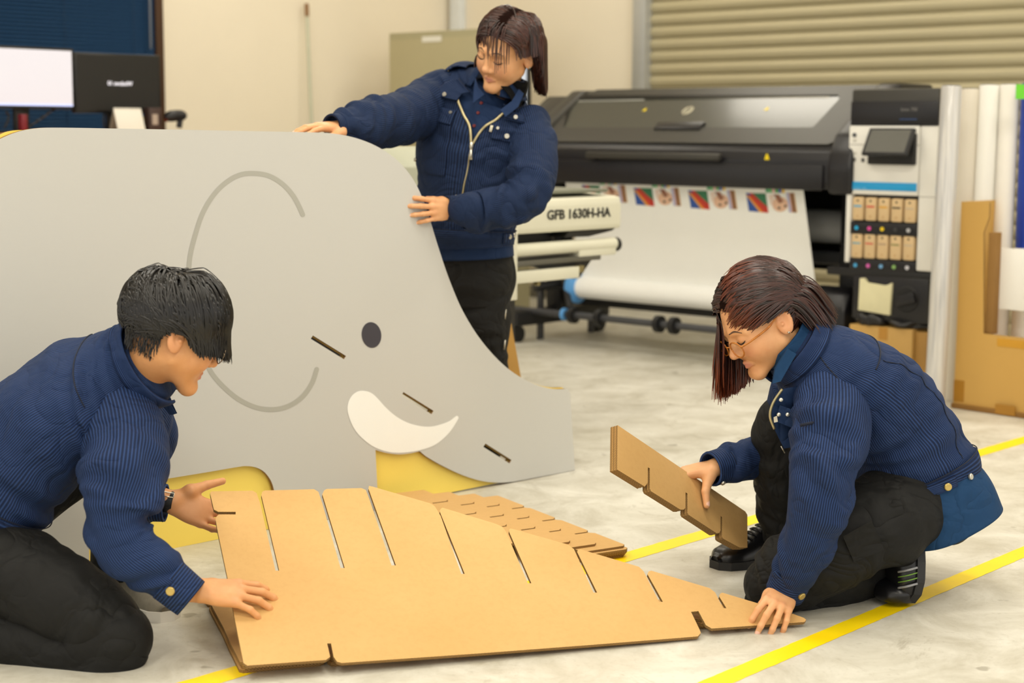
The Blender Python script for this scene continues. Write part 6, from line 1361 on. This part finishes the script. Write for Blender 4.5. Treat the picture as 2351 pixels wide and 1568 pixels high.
leg('trouser_leg', [D(2075, 1160, 4.17), D(1940, 1060, 4.20), D(1825, 978, 4.22), D(1795, 985, 4.22), D(1795, 1090, 4.235), D(1800, 1190, 4.26), D(1802, 1238, 4.27)], [.12, .105, .088, .076, .074, .066, .060], 93, tc, amp=.006)
tube('pocket_zip', [D(1793, 1024, 4.14), D(1802, 1040, 4.14)], .002, STEEL, tc, 6)
# cargo pocket on the near thigh
cpk = [D(1935, 1232, 3.755), D(2000, 1195, 3.755), D(2030, 1262, 3.765), D(1960, 1290, 3.76)]; patch('cargo_pocket', cpk, BLKC, (-.1, -1, .25), tc, .006)
# shoes: far one flat on the floor, near one on its toes
toe = F(1640, 1306); heel = F(1842, 1268); sh1 = shoe('shoe', toe + nrm(heel - toe) * .27, toe, pc, BLKS, SOLE, w=.050, hgt=.095, lace=M('black_lace', '#101012', .6)); sh1['label'] = 'black lace-up safety shoe flat on the floor'
tp = F(2098, 1384); up_ = nrm(A_([-.93, -.25, .22]))
sh2 = shoe('shoe', tp + A_([.012, .05, .24]), tp + A_([-.012, -.02, .006]), pc, BLKS, SOLE, up=up_, w=.052, hgt=.088, lace=None); sh2['label'] = 'black shoe bent up on its toes with green stitched heel band'
toe_b = blob('toe_cap', (0, 0, 0), .055, .06, .034, BLKS, sh2, 4, Fr(F(2056, 1384) + Z * .030), .06); 
hb0 = D(2062, 1302, 3.90); 
for k, (dy, mm) in enumerate(((0, M('reflective_grey', '#8f9094', .4)), (12, M('green_stitch', '#6f9a3a', .6)), (24, MATS['green_stitch']), (37, MATS['reflective_grey']))):
    tube('heel_band', crom([D(2062, 1313 + dy, 3.862), D(2084, 1309 + dy, 3.842), D(2106, 1303 + dy, 3.846)], 5), .003 if k in (0, 3) else .0015, mm, sh2, 6)
# face and glasses
for sg in (1, -1):
    HC.face_line('lashes', [(sg * .017, -.0085), (sg * .025, -.0125), (sg * .034, -.0130), (sg * .043, -.0095), (sg * .047, -.006)], [.0006, .0014, .0016, .0016, .0005], LASH, pc, .0008)
    HC.face_line('eyebrow', [(sg * .014, .016), (sg * .030, .020), (sg * .047, .013)], [.0014, .0024, .001], M('brow_brown', '#5f4432', .7), pc, .0002, 6, .5)
AMB = NT('amber_acetate'); AMB.col(AMB.ramp(AMB.noise(60., 3., .5, AMB.obj()), [(.35, '#b5651d'), (.7, '#dc8f34')])); AMB.set(.25, 0, .5, Transmission_Weight=.25)
lens = NT('spectacle_lens'); lens.col('#ffffff'); lens.set(.02, 0, .5, Transmission_Weight=1., Alpha=.25, IOR=1.2)
gl_p = [(.033, .1035, -.017)]
gsp = None
for sg in (1, -1):
    rim = [HC.w((sg * .033 + .0225 * math.cos(a), .1045 - .004 * abs(math.cos(a)) * (1 if math.cos(a) * sg > 0 else 0) - .002, -.018 + .0195 * math.sin(a))) for a in np.linspace(0, 2 * math.pi, 33)]
    o = tube('glasses', rim, .0019, AMB.m, pc, 8) if gsp is None else tube('rim', rim, .0019, AMB.m, gsp, 8)
    if gsp is None: gsp = o; o['label'] = 'round amber-rimmed glasses'
    patch('lens', rim[:-1], lens.m, HC.R[:, 1], gsp, .001)
tube('bridge', crom([HC.w((.0105, .1035, -.013)), HC.w((0, .1075, -.010)), HC.w((-.0105, .1035, -.013))], 5), .0017, AMB.m, gsp, 6)
tube('temple', crom([HC.w((-.0555, .1005, -.010)), HC.w((-.068, .075, -.007)), HC.w((-.078, .03, -.001)), HC.w((-.0835, -.005, .012)), HC.w((-.083, -.028, .006))], 6), [.0028] * 14 + [.0018] * 11, AMB.m, gsp, 6)
tube('earring', [HC.w((-.0835, -.006, -.034)), HC.w((-.0875, -.006, -.036))], .0026, STEEL, pc, 8)
HMC = hair_mat('auburn_hair', '#1a0d09', '#42211a', '#8a3d16', (.22, .33))
def rootsC(P, d, r): x, y, z = P.T; return (z > np.interp(y, [-.12, -.03, .0, .03, .07, .085], [-.062, -.03, .02, .034, .060, .075])) & ~((y > .05) & (z < .055))
def dirC(P, d, r):
    x, y, z = P.T; side = np.where(x > .002, 1., -1.); bk = np.where(side < 0, -1.0, .25)
    v = np.stack([np.where(side < 0, -.62, .9), bk, np.where(side < 0, -.1, 0)], 1); return v + r.normal(0, .05, v.shape)
def stopC(p, P, r):
    x, y, z = p.T; jz = (np.sin(P[:, 0] * 900) + np.sin(P[:, 2] * 1300)) * .008; near = P[:, 0] < .002
    return (near & ((z < -.066 + jz) | ((y > -.018) & (z < .010 + jz * .4)))) | (~near & (z < -.135 + jz))
near_ = lambda P, d, r: rootsC(P, d, r) & (P[:, 0] < .004)
far_ = lambda P, d, r: rootsC(P, d, r) & (P[:, 0] > -.002)
hC = hair(HC, pc, rootsC, dirC, lambda p, P, r: stopC(p, P, r) | (P[:, 0] < .002), 2600, 15, HMC, .03, .30, 26, .0115, (.005, .017), .0021, capmat=MATS['hair_under_brown'], noise=.035, hug=.45, rel=.55)
hn_ = hair(HC, pc, near_, dirC, stopC, 2400, 16, HMC, .0, .06, 24, .0115, (.006, .019), .0021, noise=.03, hug=.80, rel=.5, grav=(-.02, -.12, -.99)); hn_.name = 'swept_back_hair'
back_ = lambda P, d, r: rootsC(P, d, r) & (P[:, 0] < .05) & (P[:, 1] < -.015)
hb2 = hair(HC, pc, back_, lambda P, d, r: np.stack([np.where(P[:, 0] < 0, -.35, .2), np.full(len(P), -.8), np.full(len(P), -.2)], 1) + r.normal(0, .08, (len(P), 3)), lambda p, P, r: (p[:, 2] < -.082 + .012 * np.sin(P[:, 0] * 900)) | ((p[:, 1] > -.022) & (p[:, 2] < .012)), 1500, 17, HMC, .06, .3, 24, .0115, (.010, .022), .0021, noise=.03, hug=.12, rel=.75, grav=(-.02, -.10, -.99)); hb2.name = 'nape_hair'
hC['label'] = 'dark brown bob with reddish tips hanging forward'
